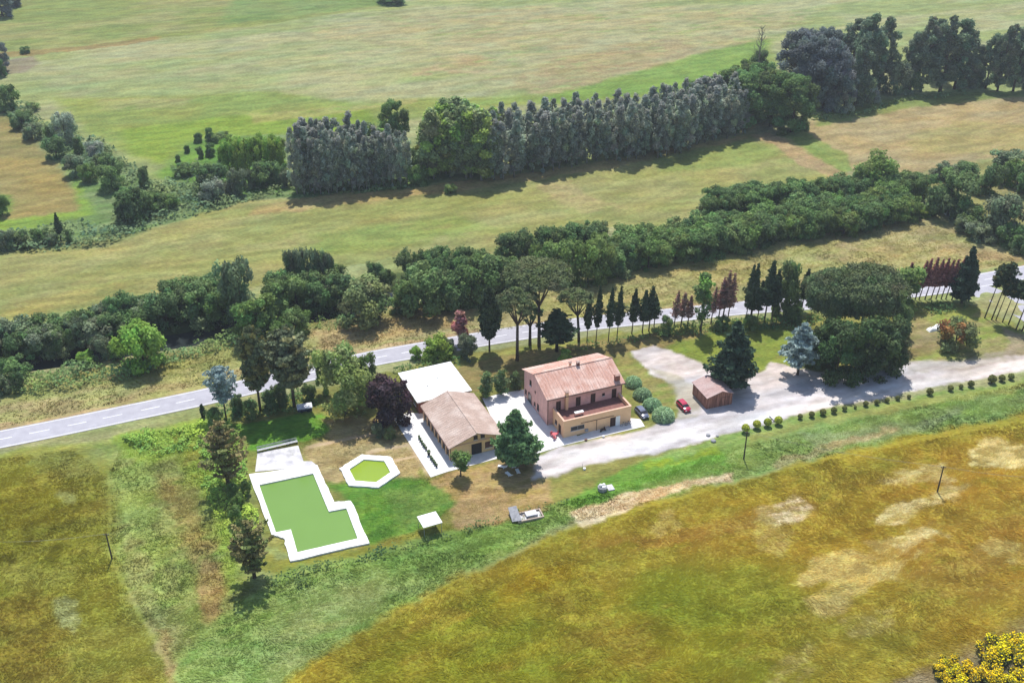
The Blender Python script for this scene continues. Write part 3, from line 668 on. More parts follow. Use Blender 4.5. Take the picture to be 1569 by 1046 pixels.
for s in range(2): whorls('dead_column', 11, .95, .32, 18, 5, c_red, 13+s, droop=-.5, leaf=.22, per=22, prof=lambda t: max(.1,min(1,(1-t)*1.6)), thick=.4, tr=.11)
for s in range(3): whorls('tall_pine', 14, 2.1, .58, 9, 6, c_cyp, 20+s, droop=-.25, leaf=.3, per=17, prof=egg, thick=.36, tr=.15, tint=(.2,(1.9,1.2,.9)))
whorls('dense_fir', 16, 4.6, .09, 20, 8, c_fir, 30, droop=.12, leaf=.36, per=30, prof=lambda t: max(.08, min(1,(1-t)*1.3)**.8*min(1,.62+t*1.3)*(.8+.25*abs(math.sin(t*19)))), thick=.3, tr=.3)
whorls('near_fir', 13, 4.1, .1, 18, 8, L_((.075,.12,.05),.25), 31, droop=-.1, leaf=.32, per=42, prof=lambda t: max(.12, min(1,(1-t)*1.45)**.75*min(1,.55+t*2)*(.75+.3*abs(math.sin(t*17)))), thick=.3, tr=.28)
whorls('blue_cedar', 13.5, 4.4, .28, 11, 7, c_blue, 32, droop=.05, leaf=.3, per=40, prof=lambda t: max(.1,(1-t)**.7), thick=.22, tr=.2)
whorls('blue_sapling', 11.5, 3.0, .38, 9, 6, L_((.12,.155,.15),.2), 33, droop=-.1, leaf=.26, per=24, prof=egg, thick=.28, tr=.14)
for s in range(2): whorls('brown_cypress', 14, 3.4, .1, 13, 5, c_brown, 34+s, droop=-.75, leaf=.3, per=24, prof=lambda t: max(.15, min(1,(1-t)*1.6)**.8*min(1,.5+t*2))*(.65+.5*abs(math.sin(t*23))), thick=.17, tr=.26, tint=(.4,(.75,1.0,.8)))
whorls('ragged_pine', 19, 3.4, .28, 14, 5, L_((.06,.07,.035),.2), 37, droop=.12, leaf=.36, per=30, prof=col_, thick=.32, tr=.26, tint=(.3,(1.5,1.15,.8)))
whorls('wide_ragged', 17, 4.8, .25, 15, 7, L_((.075,.09,.05),.2), 38, droop=-.35, leaf=.36, per=28, prof=egg, thick=.26, tr=.28, tint=(.3,(1.6,1.3,1.0)))
whorls('dark_cypress', 14, 2.3, .2, 18, 7, c_cyp, 39, droop=-.2, leaf=.34, per=40, prof=egg, thick=.5, tr=.2)
whorls('tiny_cypress', 3.4, .5, .05, 9, 5, c_cyp, 40, droop=-.3, leaf=.2, per=60, prof=egg, thick=.5, tr=.06)
# clipped and domed shrubs
def ballcrown(key, h, r, cm, leaf, n, asp, zc, sq=1.0, tr=None, spiky=0):
    d = rng.normal(size=(n,3)); d /= np.linalg.norm(d,axis=1,keepdims=True); d[:,2] = np.where(d[:,2] < -.45, -d[:,2], d[:,2])
    rr = r * (1 + .05*rng.normal(size=(n,1)) - .1 * rng.random((n,1)))
    P = d * rr * np.array([1,1,sq]) + np.array([0,0,zc]); P[:,2] = np.maximum(P[:,2], .05)
    Nn = d + rng.normal(size=(n,3)) * (.35 + spiky)
    t = rng.uniform(.6,1.35,(n,1)) * np.ones((1,3)) * (1 + .15*np.sin(np.arctan2(d[:,1:2],d[:,:1])*9))
    mb = MB().tube([(0,0,-.1),(0,0,zc)], [.1,.08], 6)
    proto(key, h, leaves(P, Nn, leaf, t, asp), cm, mb)
ballcrown('clipped_ball', 1.9, .82, c_ball, .16, 1800, 1, 1.05)
ballcrown('hedge_ball', .95, .42, L_((.09,.095,.03),.3), .14, 700, 1, .5)
for s in range(2): ballcrown('dome_shrub', 2.2, 2.2, c_rose, .42, 5200, .3, .35, .85, spiky=.5)
ballcrown('pot_plant', .8, .25, c_dark, .16, 150, .6, .6)
# copy a stored kind into the scene
used = {}
def plant(key, name, loc, h, wscale=None, label='', cat='tree', group=None, rz=None, z=0, lean=None):
    """wanted height h, wanted crown radius factor wscale"""
    k = used.get(key, 0); used[key] = k + 1; H0, me, tr = PROTO[key][k % len(PROTO[key])]
    s = h / H0; ws = wscale if wscale is not None else s
    o = thing(name, label, cat, (loc[0], loc[1], z), random.uniform(0, 6.28) if rz is None else rz, group, (ws, ws, s))
    if lean: o.rotation_mode = 'ZYX'; o.rotation_euler = (lean[0], lean[1], o.rotation_euler[2])
    link('crown', me, o)
    if tr: link('trunk', tr, o)
    return o
def radius0(key):
    me = PROTO[key][0][1]; a = np.zeros(len(me.vertices)*3, np.float32); me.vertices.foreach_get('co', a); a = a.reshape(-1,3)
    return np.percentile(np.hypot(a[:,0]-a[:,0].mean(), a[:,1]-a[:,1].mean()), 95)
RAD = {k: radius0(k) for k in PROTO}
def tree(key, name, bx, by, ty, wpx, label, cat='tree', group=None, rz=None, dz=0, lean=None):
    """tree standing at pixel (bx,by), reaching row ty, wpx pixels wide"""
    x, y = at(bx, by); h = hgt(bx, by, ty); r = wpx * pxm(bx, by) / 2
    return plant(key, name, (x, y), max(.5, h), r / RAD[key], label, cat, group, rz, dz, lean)
def belt(front, rows, gap, spacing, keys, h, name, label, group, cat='tree', jit=.35, w=1.0, hv=.12):
    L = [Vector(at(*p)) for p in front]; n_ = 0
    seg = [(L[i], L[i+1]) for i in range(len(L)-1)]; tot = sum((b-a).length for a, b in seg)
    for r_ in range(rows):
        s = random.uniform(0, spacing)
        while s < tot:
            q = s
            for a, b in seg:
                l = (b-a).length
                if q <= l: break
                q -= l
            d = (b-a).normalized(); nn = Vector((-d.y, d.x))
            p = a + d*min(q, l) + nn*(r_*gap + random.uniform(-jit, jit)*gap) + d*random.uniform(-jit, jit)*spacing*.6
            key = random.choice(keys); hh = h*random.uniform(1-hv, 1+hv)
            k = used.get(key, 0); H0 = PROTO[key][k % len(PROTO[key])][0]
            plant(key, name, p, hh, hh/H0*w*random.uniform(.82, 1.25), label, cat, group, lean=(random.gauss(0,.02), random.gauss(0,.02)))
            s += spacing; n_ += 1
    return n_
def undergrowth(polys, h, c, dens, leaf, name, label, cat='undergrowth', ms=3.0, trans=.3, tint=.25):
    Vs, Fs, Ts = [], [], []; off = 0
    for P in polys:
        P = W(P); xs_ = [p[0] for p in P]; ys_ = [p[1] for p in P]
        n = int((max(xs_)-min(xs_))*(max(ys_)-min(ys_))*dens)
        x = rng.uniform(min(xs_), max(xs_), n); y = rng.uniform(min(ys_), max(ys_), n)
        m = inpoly(x + (fbm(x/4,y/4,7)-.5)*4, y + (fbm(x/4,y/4,9)-.5)*4, P); x = x[m]; y = y[m]
        e = fbm(x/ms, y/ms, 13, 3); mound = sst(.3, .72, e)
        z = h * mound * rng.random(len(x))**.35 + river_cut(x, y)
        keep = rng.random(len(x)) < .35 + .65*mound; x, y, z, e = x[keep], y[keep], z[keep], e[keep]
        Pp = np.stack([x, y, z], 1); gx = (fbm((x+.4)/ms, y/ms, 13, 3)-e)/.4*h*1.6; gy = (fbm(x/ms, (y+.4)/ms, 13, 3)-e)/.4*h*1.6
        Nn = np.stack([-gx, -gy, np.ones(len(x))], 1) + rng.normal(size=(len(x),3))*.5
        t = (.75 + .5*fbm(x/2.2, y/2.2, 17))[:, None] * rng.uniform(.75, 1.25, (len(x),1)) * np.ones((1,3))
        q = (fbm(x/6, y/6, 19) - .5)[:, None] * tint * 4; t = t * (1 + q * np.array([[1.0, .45, -.2]]))
        V, F_, T = leaves(Pp, Nn, leaf, t); Vs.append(V); Fs.append(F_ + off); Ts.append(T); off += len(V)
    me = mesh_np(name, np.concatenate(Vs), np.concatenate(Fs), L_(c, trans, 0.0), np.concatenate(Ts))
    return tag(link(name, me), label, cat, None, 'stuff')

# ------------------------------------------------------------------ big belts of trees
belt([(452,296),(500,298),(572,288)], 4, 3.2, 2.5, ['poplar'], 20, 'poplar_tree', 'slender grey green poplar in the tight stand at the left end of the poplar grove', 'poplars at the left end of the grove')
belt([(574,288),(624,283)], 3, 3.2, 2.6, ['poplar'], 17.5, 'poplar_tree', 'slender grey poplar in the small clump between the two gaps of the poplar grove', 'poplars of the small middle clump', w=1.05)
belt([(662,276),(745,275)], 3, 5, 5.2, ['green_poplar'], 23, 'poplar_tree', 'tall green poplar in the tallest part of the poplar grove', 'tall poplars in the middle of the grove', w=1.15)
belt([(745,277),(800,268),(870,256),(920,247),(980,243),(1047,233),(1085,216),(1140,203)], 4, 4.6, 3.5, ['poplar'], 18.5, 'poplar_tree', 'silvery grey poplar in the long thick band of the poplar grove', 'poplars in the long grey band of the grove', w=1.1, hv=.13)
tree('green_poplar','poplar_tree',700,240,148,60,'dark leafy tree rising behind the tall middle poplars')
tree('spreading_poplar','poplar_tree',605,240,156,44,'rounded green tree standing alone behind the small poplar clump')
tree('green_poplar','poplar_tree',722,272,165,42,'bright yellow green poplar on the front edge of the tall poplars')
for i, (bx, by, ty, w_) in enumerate([(1085,178,118,60),(1115,180,106,60),(1135,196,112,60),(1160,175,98,56),(1180,194,108,62),(1212,202,118,62),(1205,180,112,50),(1150,160,97,50),(1060,172,125,50)]):
    tree('spreading_poplar','broadleaf_tree',bx,by,ty,w_,'round crowned green tree in the cluster at the right end of the poplar grove','tree','round green trees ending the grove')
for bx, by, ty, w_, k, t in [(640,282,255,30,'green_bush','bright low bush in the gap of the poplar grove'),(652,270,235,30,'mid_bush','green bush at the left foot of the tall middle poplars'),(634,262,230,30,'mid_bush','mid green bush at the back of the grove gap'),(585,262,196,34,'green_poplar','pale poplar behind the small clump'),(570,272,188,34,'green_poplar','grey green poplar bridging the left stand and the small clump'),(655,250,195,30,'green_poplar','green poplar behind the grove gap'),(755,255,162,36,'green_poplar','tall poplar just right of the bright yellow green one'),(690,296,284,20,'green_bush','small shrub on the grove edge')]:
    tree(k,'bush' if 'bush' in k else 'poplar_tree',bx,by,ty,w_,t)
tree('mid_bush','bush',1232,200,140,22,'small green tree leaning out of the right end of the round tree cluster','tree')
for i, (bx, by, ty, w_) in enumerate([(1215,140,48,56),(1240,158,55,60),(1262,166,60,60),(1228,120,45,50),(1255,130,42,55),(1280,170,80,50),(1270,125,48,50)]):
    tree('bluish_tree','broadleaf_tree',bx,by,ty,w_,'bluish grey round tree in the mass left of the tall riverside trees','tree','bluish trees in the far mass')
for i, (bx, by, ty, w_) in enumerate([(1300,130,30,46),(1322,145,22,50),(1345,140,26,44),(1310,160,60,40)]):
    tree('tall_tree','broadleaf_tree',bx,by,ty,w_,'tall dark green tree in the far group right of the bluish mass','tree','tall trees of the first far group')
for i, (bx, by, ty, w_) in enumerate([(1392,138,50,36),(1410,140,26,46),(1440,140,26,50),(1462,136,30,48),(1478,132,48,36),(1425,120,30,40)]):
    tree('tall_tree','broadleaf_tree',bx,by,ty,w_,'tall olive green tree in the far group before the right hand gap','tree','tall trees of the second far group')
for i, (bx, by, ty, w_) in enumerate([(1510,136,52,30),(1528,140,40,32),(1552,140,36,36),(1575,138,40,38),(1540,120,38,40),(1600,136,40,40),(1495,132,70,24)]):
    tree('tall_tree','broadleaf_tree',bx,by,ty,w_,'tall narrow dark tree in the far group at the right edge of the photo','tree','tall trees of the last far group')
for bx, by, ty, w_, k, t in [(1292,172,130,34,'silver_bush','grey shrub at the foot of the bluish trees'),(1318,160,118,40,'grey_bush','round grey shrub in front of the tall far trees'),(1335,156,135,26,'silver_bush','small silvery shrub on the grass by the far field'),(1372,143,96,44,'grey_bush','bushy grey tree between the two tall far groups'),(1490,134,112,26,'grey_bush','low grey shrub in the right hand gap of the far trees'),(1395,142,110,30,'dark_bush','dark shrub under the second far group')]:
    tree(k,'shrub',bx,by,ty,w_,t,'shrub')
# bare tree
mb = MB(); g = np.random.default_rng(4); mb.tube([(0,0,-.3),(.1,0,6),(.4,0,13),(.3,.2,18)],[.4,.3,.15,.03],6)
for k in range(22):
    z = 4+k*.6; a = k*2.4; L = 4.2*(1-k/34); mb.tube([(.1,0,z),(.1+math.cos(a)*L*.5,math.sin(a)*L*.5,z+L*.6),(.1+math.cos(a)*L*.8,math.sin(a)*L*.8,z+L*1.35)],[.13,.08,.02],4)
    for q in (1,-1): mb.tube([(.1+math.cos(a)*L*.5,math.sin(a)*L*.5,z+L*.6),(.1+math.cos(a+q*.8)*L*.8,math.sin(a+q*.8)*L*.8,z+L*1.1)],[.07,.02],4)
t = thing('bare_tree','leafless pale tree alone in the far field above the round tree cluster','tree',(*at(1160,112),0),0,None,(1,1,1.1)); mb.build('trunk', M['palebark'], t)
for bx, by, ty, w_, k, t in [(1163,110,78,24,'dark_bush','dark shrub at the foot of the leafless tree'),(1140,112,92,14,'mid_bush','small green shrub left of the leafless tree'),(1125,118,100,14,'green_bush','little bush on the field edge left of the leafless tree')]:
    tree(k,'shrub',bx,by,ty,w_,t,'shrub')
# ---- left wild hedge
for bx, by, ty, w_, k, t in [
 (12,170,133,38,'mid_bush','large green shrub at the left edge above the tan field'),(50,169,158,24,'mid_bush','small round shrub next in line from the left edge shrub'),
 (36,196,172,30,'dark_bush','dark shrub on the corner of the tan field'),(50,213,190,30,'grey_bush','grey green shrub just below the field corner shrub'),
 (80,214,193,18,'dark_bush','narrow dark shrub in the left hedge'),(102,220,176,40,'silver_bush','pale silvery tree in the upper left hedge'),
 (87,241,210,34,'dark_bush','dark round shrub by the tan field edge'),(122,236,212,15,'dark_bush','slim dark shrub right of the silvery tree'),
 (147,242,218,32,'silver_bush','pale shrub at the top edge of the left hedge'),(117,269,240,34,'grey_bush','purple grey shrub in the middle of the left hedge'),
 (137,279,252,26,'green_bush','round green shrub in front of the purple grey one'),(165,263,238,34,'dark_bush','dark wide shrub above the wild ground'),
 (172,290,255,44,'mid_bush','large green shrub at the lower end of the left hedge'),(222,285,258,16,'dark_bush','lone dark shrub in the wild ground'),
 (222,270,255,10,'dark_bush','small dark shrub just behind the lone one'),(205,336,290,50,'dark_bush','broad dark bush beside the lower ditch'),
 (236,325,298,40,'mid_bush','green bush joined to the right of the broad dark bush'),(262,318,300,30,'green_bush','low bright bush at the right of the ditch bushes'),
 (322,215,197,13,'dark_bush','small dark shrub farthest up in the green field corner'),(304,218,204,12,'dark_bush','small round shrub left of the farthest one'),
 (340,216,204,28,'mid_bush','low shrub right of the farthest dark one'),(308,242,226,12,'dark_bush','slim dark shrub on the bright green weeds'),
 (287,234,223,9,'dark_bush','tiny shrub leftmost on the bright weeds'),(323,238,221,15,'dark_bush','dark shrub beside the bright lime trees'),
 (273,248,238,9,'dark_bush','tiny shrub lowest on the weed slope'),(281,268,252,34,'mid_bush','spreading shrub under the weed slope'),
 (325,295,255,50,'dark_bush','large dark bush behind the round silver bush'),(327,305,277,40,'silver_bush','round silvery white bush in front of the large dark bush'),
 (363,298,262,30,'grey_bush','grey rounded tree right of the round silver bush'),(383,288,262,20,'grey_bush','small grey bush between two grey trees'),
 (402,285,252,38,'dark_bush','dark bush left of the poplar stand'),(424,280,250,30,'dark_bush','dark bush touching the poplar stand'),
 (440,285,262,20,'grey_bush','low grey bush at the foot of the first poplars'),
 (94,370,326,12,'road','spiky dark conifer in the left ditch'),(107,371,352,10,'dark_bush','small dark shrub beside the spiky conifer'),
 (4,330,300,26,'green_bush','green bush on the left edge of the tan field'),(12,382,355,26,'grey_bush','grey bush at the left end of the lower ditch'),
 (36,376,356,30,'dark_bush','dark low bush in the lower ditch'),(62,372,352,26,'mid_bush','low green bush left of the spiky conifer'),(78,374,360,20,'grey_bush','small grey bush just left of the spiky conifer'),
 (3,110,62,26,'bluish_tree','dark tree cut by the left edge in the far field'),(3,118,92,16,'dark_bush','dark shrub under the tree at the left edge'),(39,82,72,14,'dark_bush','small shrub on the brown ditch of the far field'),
 (4,25,-30,40,'bluish_tree','dark blue green tree in the top left corner'),(22,10,-20,26,'bluish_tree','smaller tree right of the top left corner tree'),(600,6,-10,40,'dark_bush','dark bush at the top edge of the far field')]:
    if k == 'road': tree('road_conifer','conifer',bx,by,ty,w_,t,'tree')
    else: tree(k, 'shrub' if w_ < 36 else 'bush', bx, by, ty, w_, t, 'shrub' if w_ < 36 else 'bush')
for bx, by, ty, w_ in [(352,262,218,26),(372,264,214,28),(392,262,212,28),(412,260,212,28),(430,258,214,26),(400,246,206,24),(365,248,210,24),(345,246,216,20),(424,244,208,22)]:
    tree('lime_bush','lime_green_tree',bx,by,ty,w_,'bright yellow green young tree in the thicket left of the poplars','tree','bright green thicket left of the poplars')
# ---- north bank of the river, left part
lab = 'dark green riverside tree in the unbroken row above the shaded river'; gr = 'dark trees along the shaded river bank'
belt([(-30,556),(0,548),(100,533),(190,515),(250,498)], 2, 4.5, 3.9, ['dark_bush','mid_bush','dark_bush','grey_bush'], 6.5, 'riverside_tree', lab, gr)
belt([(250,496),(300,486),(352,484)], 2, 4.5, 4.0, ['dark_bush','mid_bush','green_bush'], 7.8, 'riverside_tree', lab, gr)
tree('dark_bush','riverside_tree',190,505,455,46,'taller dark tree standing out of the left river row')
tree('grey_bush','riverside_tree',372,488,400,54,'tallest dark grey green tree of the left river bank')
belt([(412,482),(470,474),(530,464)], 2, 4.5, 4.4, ['dark_bush','mid_bush'], 8.2, 'riverside_tree', 'dark riverside tree in the short row right of the tallest bank tree', 'short dark row on the river bank')
for bx, by, ty, w_ in [(452,452,386,26),(470,452,384,28),(488,450,386,26),(506,448,390,20)]:
    tree('grey_bush','riverside_tree',bx,by,ty,w_,'upright grey green tree rising behind the short bank row','tree','upright grey trees behind the short row')
for bx, by, ty, w_, k, t in [(560,492,434,80,'olive_bush','big rounded olive green bush overhanging the river near the road strip'),
 (575,440,405,26,'dark_bush','dark bush with drooping vines at the bank gap'),(592,442,414,26,'dark_bush','smaller dark vine covered bush in the bank gap'),(612,476,448,30,'green_bush','fresh green bush between the two big rounded bushes'),
 (650,478,414,78,'mid_bush','second big rounded bush left of the umbrella pines'),(690,468,424,50,'dark_bush','dark bush right of the second rounded bush'),(722,462,410,56,'mid_bush','wide bush behind the dark roadside cypress'),
 (760,455,395,60,'dark_bush','dark tree behind the umbrella pines'),(742,430,392,56,'mid_bush','bright topped bush in the second row behind the pines'),(790,440,395,50,'mid_bush','bush hidden behind the umbrella pine crowns')]:
    tree(k,'bush',bx,by,ty,w_,t,'bush')
for bx, by, ty, w_ in [(628,432,386,36),(655,428,384,40),(682,424,382,40),(708,418,380,40),(735,415,384,36),(700,438,395,40),(664,440,396,36)]:
    tree('dark_bush','riverside_tree',bx,by,ty,w_,'dark tree in the back row beyond the river left of the pines','tree','dark back row beyond the river')
for bx, by, ty, w_ in [(780,396,358,42),(805,394,356,40),(830,390,352,40),(855,386,350,42),(880,382,344,44),(905,380,342,42),(918,380,345,30)]:
    tree('dark_bush','riverside_tree',bx,by,ty,w_,'very dark tree in the back row above the bright round bushes','tree','very dark back row right of the pines')
for bx, by, ty, w_ in [(838,424,376,50),(868,430,372,56),(900,432,370,54),(922,428,378,44)]:
    tree('green_bush','bush',bx,by,ty,w_,'bright green round bush at the river bend right of the pines','bush','bright round bushes at the bend')
lab = 'dense dark tree in the long double hedge that runs right along the river'; gr = 'trees of the long lower river hedge'
belt([(940,416),(1000,405),(1090,388),(1150,378),(1200,369),(1300,354),(1400,332)], 3, 4.3, 4.6, ['dark_bush','mid_bush','dark_bush','mid_bush','green_bush'], 7.3, 'hedge_tree', lab, gr)
belt([(1090,330),(1150,322),(1220,314),(1300,306),(1360,303),(1415,303)], 2, 3.5, 4.0, ['dark_bush','mid_bush'], 6.3, 'hedge_tree', 'dark tree in the shorter upper hedge parallel to the long river hedge', 'trees of the upper parallel hedge')
for bx, by, ty, w_, k, t in [
 (1337,292,240,68,'green_bush','large round bright topped tree where the two hedges meet'),(1312,296,266,28,'dark_bush','dark bush at the left foot of the large round tree'),
 (1452,330,266,64,'dark_bush','big dark tree at the right end of the long hedge'),(1445,275,252,36,'grey_bush','dark bush on the edge of the straw field'),(1478,280,250,44,'dark_bush','dark hollow bush behind the big end tree'),
 (1515,296,254,34,'dark_bush','round dark bush in the right thicket'),(1498,296,272,36,'mid_bush','low bush beside the round dark one'),(1545,262,232,52,'grey_bush','grey bush at the right edge beside the straw field'),
 (1558,284,248,44,'green_bush','light green bush at the right edge'),(1538,282,260,30,'lime_bush','yellow green bush among the right thicket'),
 (1532,362,304,62,'grey_bush','tall feathery grey tree near the right edge'),(1487,350,318,42,'dark_bush','dark bush left of the feathery tree'),(1500,368,345,40,'grey_bush','low grey green bush before the feathery tree'),
 (1545,376,345,44,'mid_bush','green bush at the foot of the feathery tree'),(1562,386,360,34,'dark_bush','dark bush at the lower right end of the thicket'),(1585,300,260,50,'dark_bush','dark bush just past the right edge'),(1466,326,312,16,'autumn_tree','small rusty brown bush beneath the big end tree'),
 (1475,356,334,26,'grey_bush','small bush along the lower curve of the thicket'),(1412,330,318,34,'lime_bush','low light green bush at the hedge end'),
 # south bank
 (222,562,500,72,'near_lime','bright olive green round tree on the near bank of the shaded river'),(157,550,518,32,'grey_bush','dull green bush left of the bright olive tree'),(181,550,527,28,'green_bush','small green bush touching the bright olive tree'),
 (132,558,541,28,'lime_bush','low light bush on the near bank'),(24,580,552,46,'mid_bush','bush on the near bank at the left'),(30,600,572,18,'dark_bush','small dark bush below the left bank bush'),(4,603,578,26,'grey_bush','grey bush at the left edge by the road strip'),
 (397,524,458,62,'near_green','light green domed tree behind the ragged pine'),(455,511,476,42,'mid_bush','darker bush right of the light green domed tree'),(430,530,492,34,'green_bush','green bush between the domed tree and the straw strip')]:
    tree(k,'bush',bx,by,ty,w_,t,'bush')
undergrowth([[(-60,606),(-60,590),(0,575),(60,567),(130,562),(210,560),(290,530),(370,510),(378,528),(290,552),(240,572),(130,590),(40,606)],[(455,495),(520,482),(545,487),(540,500),(470,508)]], 2.6, (.10,.15,.055), 12, .42, 'riverside_scrub', 'tangled low green scrub along the near bank of the river')
undergrowth([[(-60,392),(-60,368),(0,362),(90,348),(160,340),(200,300),(160,250),(120,215),(160,215),(200,255),(240,290),(300,250),(330,280),(430,285),(440,300),(380,308),(250,342),(160,378)],[(0,165),(40,160),(70,190),(140,215),(190,255),(170,290),(120,265),(70,225),(30,195)]], 2.4, (.085,.12,.055), 3.4, .7, 'wild_scrub', 'grey green tangle of brambles in the wild corner left of the poplars', ms=4)
undergrowth([[(640,290),(450,306),(440,298),(470,292),(560,285),(640,275),(662,270),(660,280)],[(1240,165),(1300,175),(1400,150),(1480,138),(1480,145),(1380,158),(1300,182),(1240,185)]], 1.2, (.085,.12,.045), 2.5, .7, 'grove_undergrowth', 'green undergrowth at the foot of the poplar grove', ms=4)
# ---- roadside and garden trees
T_ = [
 ('blue_sapling','conifer',347,643,562,48,'thin trunked blue grey conifer left of the ragged pine by the road'),
 ('tiny_cypress','cypress',312,640,619,7,'tiny dark cypress at the roadside left of the blue conifer'),
 ('ragged_pine','pine_tree',399,628,499,44,'tall dark ragged pine standing left of its wider neighbour by the road'),
 ('wide_ragged','pine_tree',451,622,505,68,'broad brownish pine beside the white covered trailer'),
 ('yellow_tree','broadleaf_tree',529,634,538,78,'pale yellow green tree with a full crown beside the purple tree'),
 ('near_green','broadleaf_tree',562,614,545,34,'dark green tree behind the pale yellow green tree'),
 ('near_green','broadleaf_tree',497,600,545,22,'slim green tree between the broad brownish pine and the pale tree'),
 ('plum_tree','plum_tree',597,648,585,66,'dark purple leaved plum tree at the corner of the white flat roof'),
 ('near_lime','broadleaf_tree',670,549,519,46,'bright green shrubby tree behind the white flat roof'),
 ('near_lime','broadleaf_tree',638,549,532,18,'small round lollipop tree on a thin stem near the road'),
 ('autumn_tree','conifer',706,530,477,28,'rust red pointed tree at the road behind the flat roof'),
 ('grey_bush','shrub',688,540,520,22,'dark grey shrub left of the rust red tree'),
 ('grey_bush','shrub',716,546,515,30,'thin grey shrub below the rust red tree'),
 ('dark_cypress','cypress',750,537,440,30,'dark oval cypress with a bare stem left of the leaning pine'),
 ('leaning_pine','umbrella_pine',792.5,552,434,60,'tall umbrella pine with a long leaning trunk'),
 ('flat_pine','umbrella_pine',826,530,405,96,'tallest umbrella pine with forked limbs and a wide flat crown'),
 ('small_pine','umbrella_pine',812,528,470,40,'small umbrella pine beneath the wide flat crown'),
 ('road_conifer','conifer',853,538,474,50,'very dark dense conifer directly behind the farmhouse'),
 ('leaning_pine','pine_tree',887,523,444,52,'soft green pine right of the wide flat crown'),
 ('tall_crown','broadleaf_tree',1073,508,418,28,'slim tree with a bright green top between dead conifers'),
 ('wide_pine','umbrella_pine',1268,508,408,78,'left half of the pair of broad domed umbrella pines'),
 ('wide_pine','umbrella_pine',1318,512,401,98,'larger right one of the pair of broad domed umbrella pines'),
 ('dark_bush','broadleaf_tree',1203,482,406,38,'dark rounded tree left of the domed umbrella pines'),
 ('dark_cypress','conifer',1353,464,409,24,'narrow dark conifer right of the domed umbrella pines'),
 ('round_tree','broadleaf_tree',1386,466,412,40,'round green tree on a thick stem left of the dead row'),
 ('dense_fir','conifer',1473,464,377,34,'tall dark conifer ending the row of dead red trees'),
 ('dense_fir','fir_tree',1120,594,492,62,'large near black fir beside the timber shed'),
 ('blue_cedar','cedar_tree',1222,574,494,58,'silvery blue cedar standing on the gravel edge'),
 ('big_dark','broadleaf_tree',1282,576,496,76,'left of the two massive dark trees shading the gravel'),
 ('big_dark','broadleaf_tree',1340,570,494,80,'right of the two massive dark trees shading the gravel'),
 ('copper_bush','bush',1462,532,494,58,'copper and green rounded bush on the grass near the white sheets'),
 ('near_fir','fir_tree',790,714,628,58,'thick dark green fir between the long building and the track'),
 ('near_fir','fir_tree',806,712,660,38,'shorter fir grown together with the thick one'),
 ('round_tree','broadleaf_tree',706,729,693,28,'small round topped tree on a stem in front of the ochre gable'),
 ('brown_cypress','conifer',350,742,645,66,'brownish drooping conifer at the top left of the swimming pool'),
 ('brown_cypress','conifer',390,884,797,62,'brownish ragged conifer at the lower left of the swimming pool'),
 ('near_lime','shrub',867,556,537,24,'light green shrub peeking over the farmhouse roof'),
]
for k, nme, bx, by, ty, w_, t in T_: tree(k, nme, bx, by, ty, w_, t, 'shrub' if nme in ('shrub','bush') else 'tree')
for bx, by, ty, w_ in [(899,524,450,13),(913,524,438,15),(932,522,441,15),(945,520,438,15),(968,511,443,18),(984,509,445,20),(994,507,438,20),(1002,500,456,16)]:
    tree('road_conifer','roadside_conifer',bx,by,ty,w_,'thin dark conifer on a bare stem in the roadside row right of the farmhouse','tree','dark roadside conifers behind the farmhouse', lean=(0,R(2)))
for bx, by, ty, w_ in [(1141.6,496,406,16),(1148,496,403,17),(1160,492,430,16),(1171,492,400,24),(1182,490,412,20),(1228,475,412,20),(1150,492,424,22)]:
    tree('road_conifer','roadside_conifer',bx,by,ty,w_,'dark conifer in the roadside clump between the dead trees and the domed pines','tree','dark roadside conifers by the domed pines', lean=(0,R(2)))
for bx, by, ty, w_ in [(1032,505,445,16),(1043,501,448,20),(1053,501,452,16),(1089,496,440,16),(1099.5,496,424,18),(1106,496,414,22),(1114,494,418,18)]:
    tree('dead_conifer','dead_conifer',bx,by,ty,w_,'dead reddish brown conifer along the road left of the dark roadside clump','tree','dead conifers along the middle of the road', lean=(0,R(3)))
for bx, by, ty, w_ in [(1380,461,402,14),(1402,459,399,14),(1408,459,396,13),(1417,459,394,14),(1426,459,397,13),(1434,458,395,13),(1442,458,398,13),(1449,458,397,13),(1458,460,391,14)]:
    tree('dead_column','dead_conifer',bx,by,ty,w_,'dead dark red conifer in the straight dead row before the tall dark conifer','tree','dead red row by the bend', lean=(0,R(6)))
for bx, by, ty, w_ in [(1509,486,405,24),(1519.5,489,402,26),(1526,490,425,20),(1536,493,428,22),(1545,497,428,24),(1557,504,430,26),(1566,507,436,24),(1580,512,438,26)]:
    tree('tall_pine','pine_tree',bx,by,ty,w_,'tall bare trunked pine along the bend at the right edge','tree','bare trunked pines at the right bend', lean=(0,R(7)))
for bx, by, ty, w_, t in [(745.5,608,570,21,'left'),(767.5,604,567,21,'middle'),(790,597,569,18,'right')]:
    tree('column_shrub','upright_shrub',bx,by,ty,w_,t + ' one of the three upright shrubs between the flat roof and the farmhouse','shrub','upright shrubs beside the farmhouse')
for bx, by, w_, h_, t in [(970,592,26,20,'farthest from the camera, touching the farmhouse roof corner'),(984,611,28,22,'second from the farmhouse corner'),(999,627,29,23,'just behind the nearest one'),(1016,643,34,26,'nearest to the gravel track')]:
    r = w_*pxm(bx, by)/2; plant('dome_shrub','dome_shrub',at(bx, by-3), r*.95, r/RAD['dome_shrub'],'domed grey green shrub ' + t,'shrub','domed shrubs beside the farmhouse')
